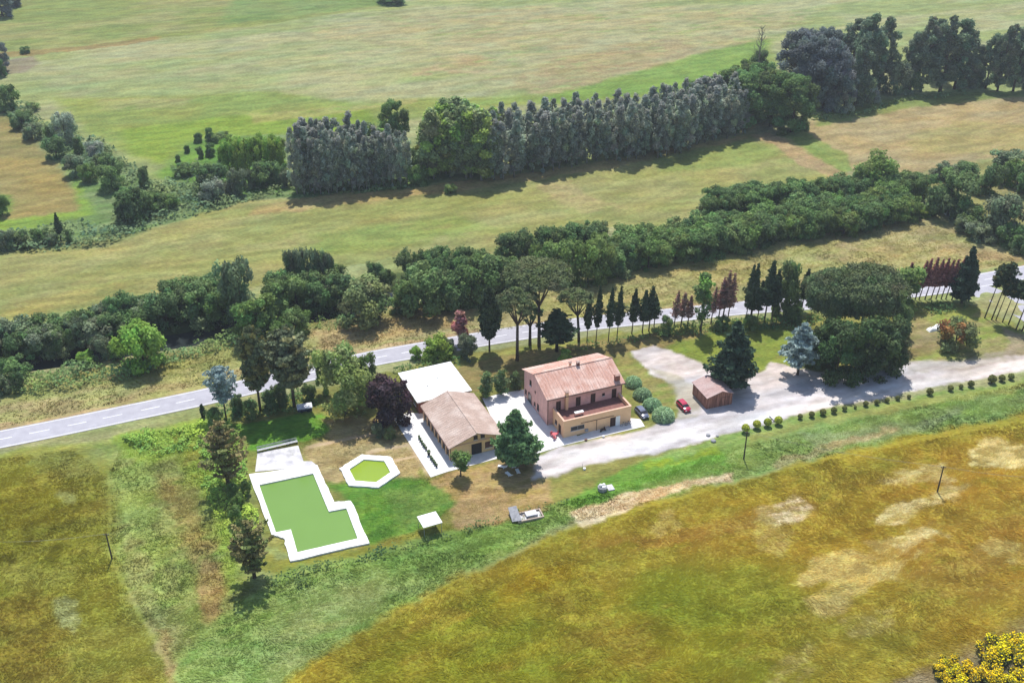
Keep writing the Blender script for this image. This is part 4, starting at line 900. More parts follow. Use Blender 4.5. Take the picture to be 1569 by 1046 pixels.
for bx, by, t in [(1141.7,660,'leftmost, right under the pole top'),(1159,654,'second from the left'),(1175.5,651,'third from the left'),(1192,648,'rightmost beside the fallen post')]:
    plant('clipped_ball','clipped_shrub',at(bx, by+2), 1.95, 1.02,'yellow green clipped ball shrub on the track verge, ' + t,'shrub','clipped balls beside the track')
for i, (zx, zy) in enumerate([(282,378),(348,368),(412,356),(475,345),(536,331),(598,320),(657,305),(720,296),(780,284),(840,271),(905,262),(1023,240),(1142,217),(1202,205),(1258,195),(1378,174),(1435,163),(1488,153)]):
    s = [1,1.15,1.25,1.2,1,.6,1.05,1,.9,.9,.8,1.35,1.15,.9,1.3,1.7,1.35,1.25][i]
    plant('hedge_ball','edging_shrub',at(1150+zx/3.735, 540+zy/3.735), .95*s*1.25, s*1.25,'small dark round shrub in the spaced line along the track edge','shrub','small shrubs edging the track')
# bushes in the roadside shade and garden
for bx, by, ty, w_, k, t in [(365,632,606,20,'dark_bush','dark bush just right of the blue conifer'),(385,640,615,22,'mid_bush','green bush under the ragged pine'),(330,655,628,26,'mid_bush','bush at the foot of the blue conifer'),(415,625,600,24,'dark_bush','dark bush between the ragged pine and the broad pine'),(432,618,590,24,'dark_bush','shaded bush behind the broad brownish pine'),(475,612,590,22,'mid_bush','bush behind the white covered trailer'),
  (580,668,650,18,'grey_bush','low grey bush under the plum tree'),(598,672,655,18,'olive_bush','straggly bush at the patio corner'),(1255,555,500,44,'dark_bush','dark bush left of the massive dark trees'),(1105,505,486,20,'dark_bush','low bush in the roadside shade'),(1150,505,484,22,'mid_bush','low bush under the dark roadside clump'),(1020,512,485,20,'mid_bush','rounded bush at the roadside gap'),
  (1390,478,458,18,'mid_bush','low bush under the round green tree'),(1372,480,455,24,'green_bush','bright bush right of the domed pines'),(1215,492,470,26,'mid_bush','bush in the shade left of the domed pines'),(1245,560,540,30,'mid_bush','low bush behind the blue cedar'),(1380,515,470,26,'dark_bush','dark shrub touching the right massive tree')]:
    tree(k,'bush',bx,by,ty,w_,t,'bush')
for bx, by, ty, w_, t in [(357,765,742,20,'topmost in the line of green bushes left of the pool'),(366,780,758,20,'second down in the bush line left of the pool'),(362,800,776,20,'third down in the bush line left of the pool'),(372,818,795,18,'fourth down in the bush line left of the pool'),(365,845,822,18,'lowest in the bush line left of the pool'),(378,755,738,16,'small bush between the conifer and the pool corner')]:
    tree('green_bush','bush',bx,by,ty,w_,'rounded green bush, ' + t,'bush','bushes beside the pool')
undergrowth([[(290,648),(350,645),(375,690),(375,740),(392,800),(400,868),(372,850),(345,800),(318,750),(318,705),(290,675)],[(180,672),(300,648),(330,660),(300,690),(210,700)]], 1.5, (.15,.23,.045), 20, .34, 'green_weeds', 'bright green weeds beside the pool conifers', ms=2.2)
undergrowth([[(400,888),(470,869),(560,845),(640,826),(700,812),(830,776),(870,760),(872,766),(700,821),(640,837),(560,857),(470,882),(420,898)],[(395,890),(470,880),(480,890),(420,905)]], 1.3, (.06,.09,.03), 12, .3, 'fence_scrub', 'dark scrub grown along the lower garden boundary', ms=1.6)
undergrowth([[(1000,505),(1130,492),(1240,482),(1262,490),(1240,500),(1130,510),(1010,520)],[(1370,470),(1400,463),(1480,465),(1500,472),(1450,480),(1380,485)],[(870,532),(950,522),(1000,515),(1000,520),(900,540)],[(610,580),(600,570),(660,552),(700,548),(705,560),(640,566)],[(330,625),(470,598),(500,610),(490,625),(400,640),(340,650)]], 1.5, (.07,.11,.035), 14, .34, 'roadside_scrub', 'green scrub in the shade between the roadside trees', ms=2.2)
# gorse at the bottom right
g = np.random.default_rng(12)
C = [(g.normal()*1.1, g.normal()*1.1, .7+g.random()*.5, .7*g.uniform(.8,1.2), .7*g.uniform(.8,1.2), .55) for _ in range(12)]
Vg, Fg, Tg = clumpcloud(C, 420, .17, inner=.4); P_, N_ = Vg.reshape(-1,4,3).mean(1), None
me_g = mesh_np('gorse_leaves', Vg, Fg, c_gorse, Tg)
sel = (P_[:,2] > np.percentile(P_[:,2], 45)) & (rng.random(len(P_)) < .6); Pf = P_[sel] + np.array([0,0,.1])
Vf, Ff, Tf = leaves(Pf, rng.normal(size=Pf.shape) + np.array([0,0,1]), .2, rng.uniform(.7,1.2,(len(Pf),1))*np.ones((1,3)))
me_f = mesh_np('gorse_flowers', Vf, Ff, c_gflow, Tf)
for px, py, s in [(1440,1028,.8),(1452,1022,.7),(1462,1034,.9),(1478,1030,1),(1490,1040,1),(1515,1012,1.1),(1528,1004,1.2),(1540,1000,1.2),(1553,992,1.1),(1565,1000,1.2),(1505,1038,1.1),(1522,1046,1.1),(1545,1048,1.0),(1565,1040,1.2),(1580,990,1.2),(1448,1044,.8),(1470,1052,1)]:
    t = thing('gorse_bush','gorse bush covered in yellow flowers on the bottom right bank','bush',(*at(px,py),0),random.uniform(0,6),'gorse bushes on the bank',s*1.0)
    link('leaves', me_g, t); tag(link('flowers', me_f, t), kind='stuff')
# ------------------------------------------------------------------ buildings
def frame_at(name, label, cat, o, ang): return thing(name, label, cat, (o[0], o[1], 0), R(ang))
def opening(par, face, a, z, w_, h_, off=0.0, name='window', mat='dark', fmat='shutter', sill=True, frame=True, t=.07):
    """face 'f' (wall y=off, looks -y) or 'l' (wall x=off, looks -x) or 'r' (wall x=off, looks +x)"""
    def bx(mb, a0, a1, z0, z1, d0, d1):
        if face == 'f': mb.box(a0, a1, off - d1, off - d0, z0, z1)
        elif face == 'l': mb.box(off - d1, off - d0, a0, a1, z0, z1)
        else: mb.box(off + d0, off + d1, a0, a1, z0, z1)
        return mb
    o = bx(MB(), a, a + w_, z, z + h_, -.05, .02).build(name, M[mat], par)
    if frame:
        mb = MB(); bx(mb, a - t, a, z - t, z + h_ + t, -.05, .06); bx(mb, a + w_, a + w_ + t, z - t, z + h_ + t, -.05, .06)
        bx(mb, a, a + w_, z + h_, z + h_ + t, -.05, .06); bx(mb, a + w_/2 - .03, a + w_/2 + .03, z, z + h_, .02, .045)
        mb.build('frame', M[fmat], o)
    if sill: bx(MB(), a - .12, a + w_ + .12, z - t - .07, z - t, -.05, .14).build('sill', M['concrete'], o)
    return o
def gable(mb, x0, x1, y0, y1, ze, zr, axis, xr=None):
    """walls with gables; ridge along axis"""
    if axis == 'x':
        ym = (y0 + y1) / 2
        v = [(x0,y0,0),(x1,y0,0),(x1,y1,0),(x0,y1,0),(x0,y0,ze),(x1,y0,ze),(x1,y1,ze),(x0,y1,ze),(x0,ym,zr),(x1,ym,zr)]
        mb.add(v, [(0,1,5,4),(2,3,7,6),(3,0,4,8,7),(1,2,6,9,5),(4,5,9,8),(6,7,8,9)])
    else:
        xm = (x0 + x1) / 2 if xr is None else xr
        v = [(x0,y0,0),(x1,y0,0),(x1,y1,0),(x0,y1,0),(x0,y0,ze),(x1,y0,ze),(x1,y1,ze),(x0,y1,ze),(xm,y0,zr),(xm,y1,zr)]
        mb.add(v, [(0,1,5,8,4),(2,3,7,9,6),(3,0,4,7),(1,2,6,5),(4,8,9,7),(8,5,6,9)])
    return mb
def slab(mb, a, b, c, d, t=.16):
    """thick sheet over four corner points"""
    v = [Vector(p) for p in (a, b, c, d)]
    return mb.add(v + [p + Vector((0,0,t)) for p in v], [(3,2,1,0),(4,5,6,7),(0,1,5,4),(1,2,6,5),(2,3,7,6),(3,0,4,7)])
def ribs_x(mb, x0, x1, ya, za, yb, zb, step, r=.055):
    x = x0
    while x < x1:
        mb.add([(x-r,ya,za),(x+r,ya,za),(x,ya,za+r),(x-r,yb,zb),(x+r,yb,zb),(x,yb,zb+r)], [(0,1,2),(5,4,3),(0,2,5,3),(1,4,5,2)]); x += step
    return mb
# farmhouse
HA = 22.0; H = frame_at('farmhouse', 'two storey pink farmhouse with clay tile roof and a raised front terrace', 'house', (7.43, 189.5), HA)
gable(MB(), 0, 17.6, 0, 12.6, 6.75, 9.0, 'x').build('wall', M['pink'], H)
sl = (9.0 - 6.75) / 6.3; ov = .55
mb = MB()
slab(mb, (-.4,-ov,6.8-sl*ov), (18.05,-ov,6.8-sl*ov), (18.05,6.3,9.08), (-.4,6.3,9.08), .14)
slab(mb, (-.4,6.301,9.02), (18.05,6.301,9.02), (18.05,12.6+ov,6.74-sl*ov), (-.4,12.6+ov,6.74-sl*ov), .14)
ribs_x(mb, -.3, 18.0, -ov, 6.94-sl*ov, 6.3, 9.22, .34); ribs_x(mb, -.3, 18.0, 12.6+ov, 6.88-sl*ov, 6.3, 9.16, .34)
rf = mb.build('roof', M['pinktile'], H)
mb = MB().tube([(-.42,6.3,9.26),(18.07,6.3,9.26)], .13, 8); mb.build('ridge_tiles', M['pinktile'], rf)
def chimney(x, y, z0, z1, w_, d_, mat='orange', capm='pinktile'):
    c = MB().box(x, x+w_, y, y+d_, z0, z1).build('chimney', M[mat], rf)
    mb = MB().box(x-.1, x+w_+.1, y-.1, y+d_+.1, z1+.22, z1+.32)
    for q, p in ((0,0),(1,0),(0,1),(1,1)): mb.box(x+q*(w_-.14), x+.14+q*(w_-.14), y+p*(d_-.14), y+.14+p*(d_-.14), z1, z1+.22)
    v = [(x-.1,y-.1,z1+.32),(x+w_+.1,y-.1,z1+.32),(x+w_+.1,y+d_+.1,z1+.32),(x-.1,y+d_+.1,z1+.32),(x-.1,y+d_/2,z1+.6),(x+w_+.1,y+d_/2,z1+.6)]
    mb.add(v, [(0,1,5,4),(2,3,4,5),(0,4,3),(1,2,5)])
    mb.build('chimney_cap', M[capm], H)
chimney(9.6, 6.0, 8.6, 9.75, .6, .6, 'brickred'); chimney(8.2, 6.9, 8.6, 9.45, .4, .4); chimney(16.0, .3, 6.6, 8.1, 1.1, .7, 'redwood'); 
chimney(4.0, -.62, 3.2, 7.35, .62, .6, 'orange')
for a in (2.1, 6.7, 10.2, 15.2): opening(H, 'f', a, 3.25, .95, 2.15, name='door', mat='shutter', fmat='gutter', sill=False)
for a in (12.9,): opening(H, 'f', a, 4.3, .5, .6)
mb = MB().tube([(-.35,-ov-.08,6.78-sl*ov),(18,-ov-.08,6.78-sl*ov)], .09, 6).tube([(.12,-.12,6.5),(.12,-.12,.1)], .06, 6).tube([(17.4,-.12,6.5),(17.4,-.12,3.3)], .06, 6); mb.build('gutter', M['gutter'], H)
opening(H, 'l', 8.6, 4.75, .8, 1.25); opening(H, 'l', 4.4, .75, .8, 1.6); opening(H, 'l', 6.3, .9, .55, .9); opening(H, 'l', 6.2, 4.3, .4, .5, sill=False)
# arched entrance on the left wall
y0, y1 = 8.5, 10.3; ym = (y0+y1)/2; arc = [(ym + math.cos(t)*.9, 1.7 + math.sin(t)*.9) for t in np.linspace(0, math.pi, 11)]
pts = [(y1,0)] + arc + [(y0,0)]
mb = MB().add([(-.025,y,z) for y,z in pts], [tuple(range(len(pts)))]); arch = mb.build('arched_door', M['dark'], H)
mb = MB()
for i in range(len(pts)-1):
    (a1,b1),(a2,b2) = pts[i], pts[i+1]
    def out(a, b): dy, dz = a-ym, max(b-1.7,0); l = math.hypot(dy, dz) or 1; return (a+dy/l*.18, b+dz/l*.18)
    c1, c2_ = out(a1,b1), out(a2,b2); mb.add([(-.05,a1,b1),(-.05,a2,b2),(-.05,*c2_),(-.05,*c1)], [(0,1,2,3)])
mb.build('frame', M['redwood'], arch)
opening(H, 'l', 11.2, .9, .7, 1.2)
# terrace block: y from -5.8 to 0
tx0, tx1, ty0 = 1.3, 17.0, -5.6
MB().box(tx0, tx1, ty0, -.01, 0, 3.2).build('terrace_block', M['orange'], H)
mb = MB().box(tx0+.3, tx1-.3, ty0+.3, -.02, 3.2, 3.216); mb.build('terrace_floor', M['terracotta'], H)
mb = MB().box(tx0, tx1, ty0, ty0+.28, 3.2, 4.15).box(tx0, tx0+.28, ty0+.28, -.02, 3.2, 4.15).box(tx1-.28, tx1, ty0+.28, -.02, 3.2, 4.15)
par = mb.build('parapet', M['orange'], H)
mb = MB().box(tx0-.06, tx1+.06, ty0-.06, ty0+.34, 4.15, 4.22).box(tx0-.06, tx0+.34, ty0+.34, -.02, 4.15, 4.22).box(tx1-.34, tx1+.06, ty0+.34, -.02, 4.15, 4.22)
mb.build('coping', M['coping'], par)
opening(H, 'f', 3.0, 1.35, 3.0, .95, ty0, fmat='metal')
opening(H, 'f', 12.2, .05, 1.1, 2.2, ty0, name='door', mat='shutter', fmat='gutter', sill=False)
MB().box(13.4, 14.4, ty0-.12, ty0-.06, .1, 2.4).build('white_shutter', M['white'], H)
mb = MB().box(5.2, 13.0, ty0-.12, ty0-.004, 2.72, 2.8).tube([(8.9,ty0-.09,2.7),(8.9,ty0-.09,.05)], .06, 6); mb.build('downpipe', M['gutter'], H)
opening(H, 'l', -4.2, .05, .95, 2.1, tx0, name='door', mat='shutter', fmat='gutter', sill=False)
opening(H, 'l', -2.2, 1.2, .7, .9, tx0)
MB().box(6.2,6.9,ty0-.35,ty0-.004,.5,1.05).build('wall_box', M['metal'], H)
def loc(par, x, y, z=0): return tuple(Matrix.Translation(par.location) @ Matrix.Rotation(par.rotation_euler[2], 4, 'Z') @ Vector((x, y, z)))
# table on the terrace
t = thing('table', 'long white table standing on the farmhouse terrace', 'table', loc(H, 5.9, -3.2, 3.216), R(HA))
MB().box(-1.0,1.0,-.38,.38,.72,.78).build('table_top', M['white'], t)
for sx in (-.9,.84):
    for sy in (-.32,.26): MB().box(sx,sx+.06,sy,sy+.06,0,.72).build('leg', M['metal'], t)
# long building
A = frame_at('long_annex', 'long low ochre building with grey tiled gable roof beside the white patio', 'building', (-12.4, 177.0), 23.5)
gable(MB(), 0, 11.3, 0, 16.4, 3.25, 5.2, 'y').build('wall', M['yellow'], A)
sl = (5.2-3.25)/5.65; mb = MB(); ov = .5
slab(mb, (-ov,-.55,3.3-sl*ov), (5.65,-.55,5.27), (5.65,16.8,5.27), (-ov,16.8,3.3-sl*ov), .13)
slab(mb, (5.651,-.55,5.27), (11.3+ov,-.55,3.3-sl*ov), (11.3+ov,16.8,3.3-sl*ov), (5.651,16.8,5.27), .13)
y = -.5
while y < 16.8:
    for (xa, za, xb, zb) in ((-ov,3.43-sl*ov,5.65,5.4),(11.3+ov,3.43-sl*ov,5.65,5.4)):
        r_ = .05; mb.add([(xa,y-r_,za),(xa,y+r_,za),(xa,y,za+r_),(xb,y-r_,zb),(xb,y+r_,zb),(xb,y,zb+r_)], [(0,1,2),(5,4,3),(0,2,5,3),(1,4,5,2)])
    y += .36
rf2 = mb.build('roof', M['greytile'], A)
MB().tube([(5.65,-.57,5.43),(5.65,16.82,5.43)], .12, 8).build('ridge_tiles', M['greytile'], rf2)
MB().tube([(-ov-.08,-.5,3.3-sl*ov),(-ov-.08,16.7,3.3-sl*ov)], .09, 6).tube([(-.06,-.1,3.1),(-.06,-.1,.05)], .06, 6).build('gutter', M['gutter'], A)
MB().box(-.08, 11.38, -.14, -.004, 3.12, 3.26).build('cornice', M['coping'], A)
opening(A, 'f', 5.1, 3.62, .75, .9); opening(A, 'f', 6.65, 3.62, .75, .9)
opening(A, 'f', 4.6, .05, 2.1, 2.5, name='door', mat='black', fmat='shutter', sill=False)
opening(A, 'f', 7.6, .9, 1.5, 1.4, mat='gutter', fmat='shutter'); opening(A, 'f', 9.6, .05, 1.0, 2.2, name='door', mat='dark', sill=False)
for k in range(7): opening(A, 'l', .9 + k*2.25, .25, 1.25, 2.3, name='window', fmat='shutter', sill=False)
for k in range(8): MB().box(-.22, -.004, -.02+k*2.25, .32+k*2.25, 0, 3.0).build('pilaster', M['orange'], A)
# white flat roofed block
Wh = frame_at('flat_roofed_block', 'low dark red brick block with a glaring white flat roof', 'building', (-20.3, 193.4), 23.5)
MB().box(.35,12.3,.35,12.9,0,2.95).build('wall', M['brickred'], Wh)
rf3 = MB().box(0,12.6,0,13.2,2.951,3.2).build('roof', M['white'], Wh)
MB().tube([(4.2,5.2,3.2),(4.2,5.2,3.55)],.12,8).build('vent', M['metal'], rf3); MB().tube([(7.4,7.6,3.2),(7.4,7.6,3.45)],.1,8).build('vent', M['metal'], rf3)
opening(Wh, 'l', 2, 1.0, 1.6, 1.2, .35, fmat='metal'); opening(Wh, 'l', 6, 1.0, 1.6, 1.2, .35, fmat='metal'); opening(Wh, 'l', 10, .05, 1.1, 2.2, .35, name='door', mat='shutter', sill=False)
# shed
m, n, p = mat_new('shed_boards'); tc = N(n,'ShaderNodeTexCoord'); mp = N(n,'ShaderNodeMapping'); mp.inputs['Scale'].default_value = (3.2,3.2,.25); n.links.new(tc.outputs['Object'], mp.inputs[0])
nz = N(n,'ShaderNodeTexNoise',i_Scale=1.0,i_Detail=5.0); n.links.new(mp.outputs[0], nz.inputs['Vector']); cr = N(n,'ShaderNodeValToRGB')
cr.color_ramp.elements[0].position=.35; cr.color_ramp.elements[0].color=(.13,.05,.035,1); cr.color_ramp.elements[1].position=.68; cr.color_ramp.elements[1].color=(.40,.19,.13,1)
n.links.new(nz.outputs[0], cr.inputs[0]); n.links.new(cr.outputs[0], p.inputs['Base Color']); p.inputs['Roughness'].default_value=.9; M['boards'] = m
D = frame_at('timber_shed', 'small red brown timber shed with a dull tiled roof next to the black fir', 'shed', (42.3, 195.7), 19)
gable(MB(), 0, 6.2, 0, 6.6, 2.9, 3.95, 'y', 3.4).build('wall', M['boards'], D)
mb = MB(); s1 = 1.05/3.4; s2 = 1.05/2.8
slab(mb, (-.25,-.3,2.93-s1*.25), (3.4,-.3,4.0), (3.4,6.9,4.0), (-.25,6.9,2.93-s1*.25), .09); slab(mb, (3.401,-.3,4.0), (6.45,-.3,2.93-s2*.25), (6.45,6.9,2.93-s2*.25), (3.401,6.9,4.0), .09)
mb.build('roof', M['shedtile'], D)
mb = MB()
for k in range(21): mb.box(.05+k*.295, .1+k*.295, -.03, -.003, .1, 2.9)
mb.build('batten', M['redwood'], D); tag(D.children[-1], kind='stuff') if False else None
opening(D, 'f', 3.6, .05, 1.7, 2.2, name='door', mat='boards', fmat='shutter', sill=False)
# ------------------------------------------------------------------ paving
c1 = lambda x, y: (560+x/5.23, 500+y/5.23); c2 = lambda x, y: (760+x/5.23, 500+y/5.23); c3 = lambda x, y: (340+x/4.36, 640+y/4.36); c4 = lambda x, y: (560+x/5.23, 640+y/5.23)
pav = [(603,641),(625,632),(655,634),(668,655),(700,703),(776,684),(779,698),(687,722),(660,731),(619.3,667)]
tag(MB().prism(W(pav), -.1, .06).build('patio', M['concrete']), kind='structure')
pav2 = [(739,610),(772,602),(806,596),(850,640),(885,668),(960,640),(981,642),(988,653),(864,682),(822,695),(790,690),(757,648)]
tag(MB().prism(W(pav2), -.1, .055).build('paving', M['concrete']), kind='structure')
# pools
def pool(name, O, I, label, wm, ladder=None):
    t = thing(name, label, 'swimming pool', (0,0,0))
    c = np.mean(np.array(I), 0); t.location = (c[0], c[1], 0); q = lambda P: [(p[0]-c[0], p[1]-c[1]) for p in P]
    def rough(P_, amp, k_=8):
        o_ = []
        for i in range(len(P_)):
            a, b = P_[i], P_[(i+1)%len(P_)]
            for j in range(k_):
                t_ = j/k_; o_.append((a[0]+(b[0]-a[0])*t_+rng.normal()*amp, a[1]+(b[1]-a[1])*t_+rng.normal()*amp))
        return o_
    MB().ring(rough(q(O), .07), rough(q(I), .012), -.1, .32).build('deck', M['deck'], t)
    MB().add([(x,y,.06) for x,y in q(I)][::-1] if sum(I[i][0]*I[(i+1)%len(I)][1]-I[(i+1)%len(I)][0]*I[i][1] for i in range(len(I)))<0 else [(x,y,.06) for x,y in q(I)], [tuple(range(len(I)))]).build('pool_water', M[wm], t)
    return t, c
M['deck'] = simple('bleached_pool_deck', (.80,.79,.77), .85, (.68,.66,.63), 1.1)
O_ = [c3(180,385),c3(640,322),c3(750,570),c3(865,560),c3(985,840),c3(455,965),c3(415,812),c3(335,785)]
I_ = [c3(250,455),c3(610,378),c3(715,632),c3(832,610),c3(908,812),c3(505,905),c3(462,752),c3(362,772)]
pt, pc = pool('swimming_pool', W(O_), W(I_), 'stepped rectangular swimming pool with white deck and milky green water', 'poolwater')
x, y = at(*c3(425,385)); x -= pc[0]; y -= pc[1]
mb = MB()
for o_ in (0,.5): mb.tube([(x+o_,y+.5,.32),(x+o_,y+.3,1.1),(x+o_,y-.5,1.1),(x+o_,y-.8,.3),(x+o_,y-.8,-.1)],.035,6)
mb.build('ladder', M['metal'], pt)
hc = (-28.35,173.2); ho = [(hc[0]+6.15*math.cos(R(53+60*k)), hc[1]+5.9*math.sin(R(53+60*k))) for k in range(6)]; hi = [(hc[0]+4.2*math.cos(R(53+60*k)), hc[1]+4.1*math.sin(R(53+60*k))) for k in range(6)]
pool('hexagonal_pool', ho, hi, 'small hexagonal pool with white rim and yellow green water', 'hexwater')
tag(MB().prism(W([c3(222,360),c3(640,322),c3(600,290),c3(545,290),c3(510,185),c3(238,235)]), -.1, .05).build('poolside_slab', M['oldconcrete']), kind='structure')
# bench rack above the pool
p0, p1 = at(*c3(240,235)), at(*c3(508,172)); d = Vector(p1)-Vector(p0); L = d.length
t = thing('bench', 'long grey slatted metal bench at the top of the pool slab', 'bench', (*p0, .05), math.atan2(d.y, d.x))
MB().box(0,L,0,.35,.43,.47).box(0,L,.42,.78,.43,.47).build('seat', M['metal'], t)
MB().box(0,L,.86,.9,.62,.74).box(0,L,.86,.9,.84,.96).build('backrest', M['metal'], t)
for k in range(5): MB().box(k*(L-.1)/4,k*(L-.1)/4+.1,.1,.86,0,.43).build('leg', M['metal'], t)
# gazebo
t = thing('gazebo', 'small white roofed square gazebo standing on the lawn right of the pool', 'gazebo', (-16.1,153.3,0), R(24.5))
mb = MB(); a_, b_ = 3.5, 3.3
mb.box(-.1,a_+.1,-.1,b_+.1,2.25,2.38).add([(-.1,-.1,2.38),(a_+.1,-.1,2.38),(a_+.1,b_+.1,2.38),(-.1,b_+.1,2.38),(a_/2,b_/2,2.62)],[(0,1,4),(1,2,4),(2,3,4),(3,0,4)])
mb.build('canopy', M['white'], t)
for sx in (0, a_-.08):
    for sy in (0, b_-.08): MB().box(sx,sx+.08,sy,sy+.08,-.05,2.25).build('post', M['metal'], t)
# covered trailer
t = thing('covered_trailer', 'low trailer under a dirty white cover on the lawn beneath the pines', 'trailer', (*at(467,628),0), R(15))
MB().box(-1.55,1.55,-1.0,1.0,.35,.95).build('body', simple('navy_panel', (.04,.045,.09), .6), t)
mb = MB().box(-1.65,1.65,-1.1,1.1,.951,1.05); mb.add([(-1.6,-1.05,1.05),(1.6,-1.05,1.05),(1.6,1.05,1.05),(-1.6,1.05,1.05),(-1.2,0,1.2),(1.2,0,1.2)],[(0,1,5,4),(1,2,5),(2,3,4,5),(3,0,4)]); mb.build('cover', simple('dirty_white_cover', (.72,.72,.74), .7, (.3,.3,.34), 1.6), t)
for sx in (-.7,.7): MB().tube([(sx,-1.05,.32),(sx,-.9,.32)], .32, 14).build('wheel', M['rubber'], t)
# ------------------------------------------------------------------ cars
def car(name, label, pa, pb, paint, L=4.1, Wd=1.72, Hh=1.5):
    c = (Vector(pa)+Vector(pb))/2; d = Vector(pb)-Vector(pa)
    t = thing(name, label, 'car', (c.x,c.y,.0), math.atan2(d.y,d.x)); hw = Wd/2; hl = L/2
    st = [(-hl,.42,.62,.80),(-hl+.12,.26,.88,.95),(-hl*.5,.22,.98,1),(0,.22,.97,1),(hl*.45,.22,.95,1),(hl*.72,.24,.88,.98),(hl-.1,.28,.74,.93),(hl,.42,.62,.82)]
    mb = MB(); v = []; f = []; prof = [(-1,.0),(-1,.55),(-.93,.92),(-.8,1.0),(0,1.02),(.8,1.0),(.93,.92),(1,.55),(1,.0)]; k = len(prof)
    for x_, z0, z1, wf in st: v += [(x_, yy*hw*wf, z0+(z1-z0)*zz_) for yy, zz_ in prof]
    for i in range(len(st)-1): f += [(i*k+j,(i+1)*k+j,(i+1)*k+(j+1)%k,i*k+(j+1)%k) for j in range(k)]
    f += [tuple(range(k)), tuple(range((len(st)-1)*k, len(st)*k))[::-1]]
    mb.add(v, f).build('body', M[paint], t, True)
    mb = MB(); zb = .93
    cab = [(-hl+.15,zb,.86),(-hl+.45,Hh-.12,.74),(-.9,Hh,.74),(.15,Hh-.03,.74),(.55,Hh-.18,.74),(hl*.55,zb,.86)]
    v = []
    for x_, z1, wf in cab: v += [(x_,-hw*wf,z1),(x_,hw*wf,z1)]
    base = [(-hl+.15,-hw*.88,zb-.08),(-hl+.15,hw*.88,zb-.08),(hl*.55,-hw*.88,zb-.08),(hl*.55,hw*.88,zb-.08)]
    v += base
    mb.add(v, [(2*i,2*i+1,2*i+3,2*i+2)[::-1] for i in range(1,4)])
    mb.build('cabin_roof', M[paint], t)
    gl = MB().add(v, [(0,1,3,2)[::-1],(8,9,11,10)[::-1],(0,2,4,6,8,10)[::-1],(1,3,5,7,9,11)]); gl.build('windows', M['dark'], t)
    for sx in (-hl*.62, hl*.62):
        for sy in (-1, 1):
            wl = MB().tube([(sx,sy*(hw-.2),.31),(sx,sy*(hw+.015),.31)], .31, 16).build('wheel', M['rubber'], t)
            MB().tube([(sx,sy*(hw+.012),.31),(sx,sy*(hw+.03),.31)], .19, 12).build('rim', M['metal'], wl)
    for sy in (-1, 1):
        MB().box(hl-.12,hl+.012,sy*hw*.62-.17,sy*hw*.62+.17,.56,.70).build('headlight', M['lamp'], t)
        MB().box(-hl-.012,-hl+.1,sy*hw*.62-.14,sy*hw*.62+.14,.62,.80).build('tail_light', M['taillamp'], t)
        MB().box(.62,.8,sy*(hw+.02)-.08,sy*(hw+.02)+.08,.93,1.06).build('mirror', M[paint], t)
    return t
car('parked_car', 'slate blue hatchback parked at the right end of the farmhouse', at(*c2(1130,668)), at(*c2(1205,748)), 'bluepaint')
c5 = lambda x, y: (1000+x/5.23, 460+y/5.23)
car('parked_car', 'dark red hatchback parked on the verge left of the timber shed', at(*c5(205,822)), at(*c5(288,905)), 'redpaint')
# ------------------------------------------------------------------ yard things
# plants in pots along the patio
for i, (x, y) in enumerate([(430,168),(440,188),(452,208),(464,228),(474,240),(486,258),(508,300),(524,330),(535,345),(547,362),(558,378),(570,395)]):
    s = 1.5 if i == 6 else 1; X_, Y_ = at(*c4(x,y)); lab = 'tallest dark potted plant, in the middle of the patio row' if i == 6 else 'small dark potted plant in the row along the patio'
    t = thing('potted_plant', lab, 'potted plant', (X_,Y_,.06), 0, 'potted plants on the patio', s)
    MB().lathe([(.16,0),(.22,.3),(.24,.32)], k=10).build('pot', M['black'], t); o = link('plant', PROTO['pot_plant'][0][1], t); o.location = (0,0,.0)
# red garden furniture
def chair(x, y, rz, label, mat='redplastic'):
    t = thing('garden_chair', label, 'chair', (*at(*c2(x,y)),.055), rz, 'faded red garden chairs' if mat == 'redplastic' else None, 1.15)
    MB().box(-.24,.24,-.24,.24,.42,.46).build('seat', M[mat], t); MB().box(-.24,.24,.2,.25,.47,.92).build('backrest', M[mat], t)
    for sx in (-.23,.18):
        for sy in (-.23,.18): MB().box(sx,sx+.05,sy,sy+.05,0,.42).build('leg', M[mat], t)
for i, (x, y, r_, tx) in enumerate([(448,880,.5,'leftmost faded red chair by the terrace corner'),(470,905,2.4,'faded red chair nearest the camera by the terrace corner'),(488,872,-1.2,'faded red chair against the terrace side wall')]): chair(x, y, r_, tx)
t = thing('round_table', 'round faded red table between the red chairs at the terrace corner', 'table', (*at(*c2(468,884)),.055))
MB().lathe([(.55,.7),(.55,.74),(.5,.76)], k=20).build('table_top', M['redplastic'], t); MB().lathe([(.3,0),(.06,.05),(.05,.7)], k=10).build('leg', M['redplastic'], t)
# bikes and clutter at the terrace wall
def bike(u, label, paint):
    t = thing('bicycle', label, 'bicycle', loc(H,u,ty0-.75,.055), R(HA)+.1)
    for sx in (-.52,.52):
        mb = MB(); mb.tube([(sx+.33*math.cos(a),0,.34+.33*math.sin(a)) for a in np.linspace(0,2*math.pi,17)], .03, 6, False); mb.build('wheel', M['rubber'], t)
    MB().tube([(-.52,0,.34),(-.15,0,.85),(.35,0,.82),(0,0,.34),(-.52,0,.34)],.03,6).tube([(.52,0,.34),(.35,0,.95)],.03,6).tube([(-.15,0,.85),(0,0,.34)],.03,6).build('frame', M[paint], t)
    MB().box(-.28,-.02,-.07,.07,.93,.98).build('saddle', M['black'], t); MB().tube([(.35,-.28,1.0),(.35,.28,1.0)],.02,6).build('handlebar', M['metal'], t)
bike(15.0, 'grey bicycle leaning nearest the white shutter panel', 'metal'); bike(16.2, 'blue grey bicycle farther right along the terrace wall', 'bluepaint')
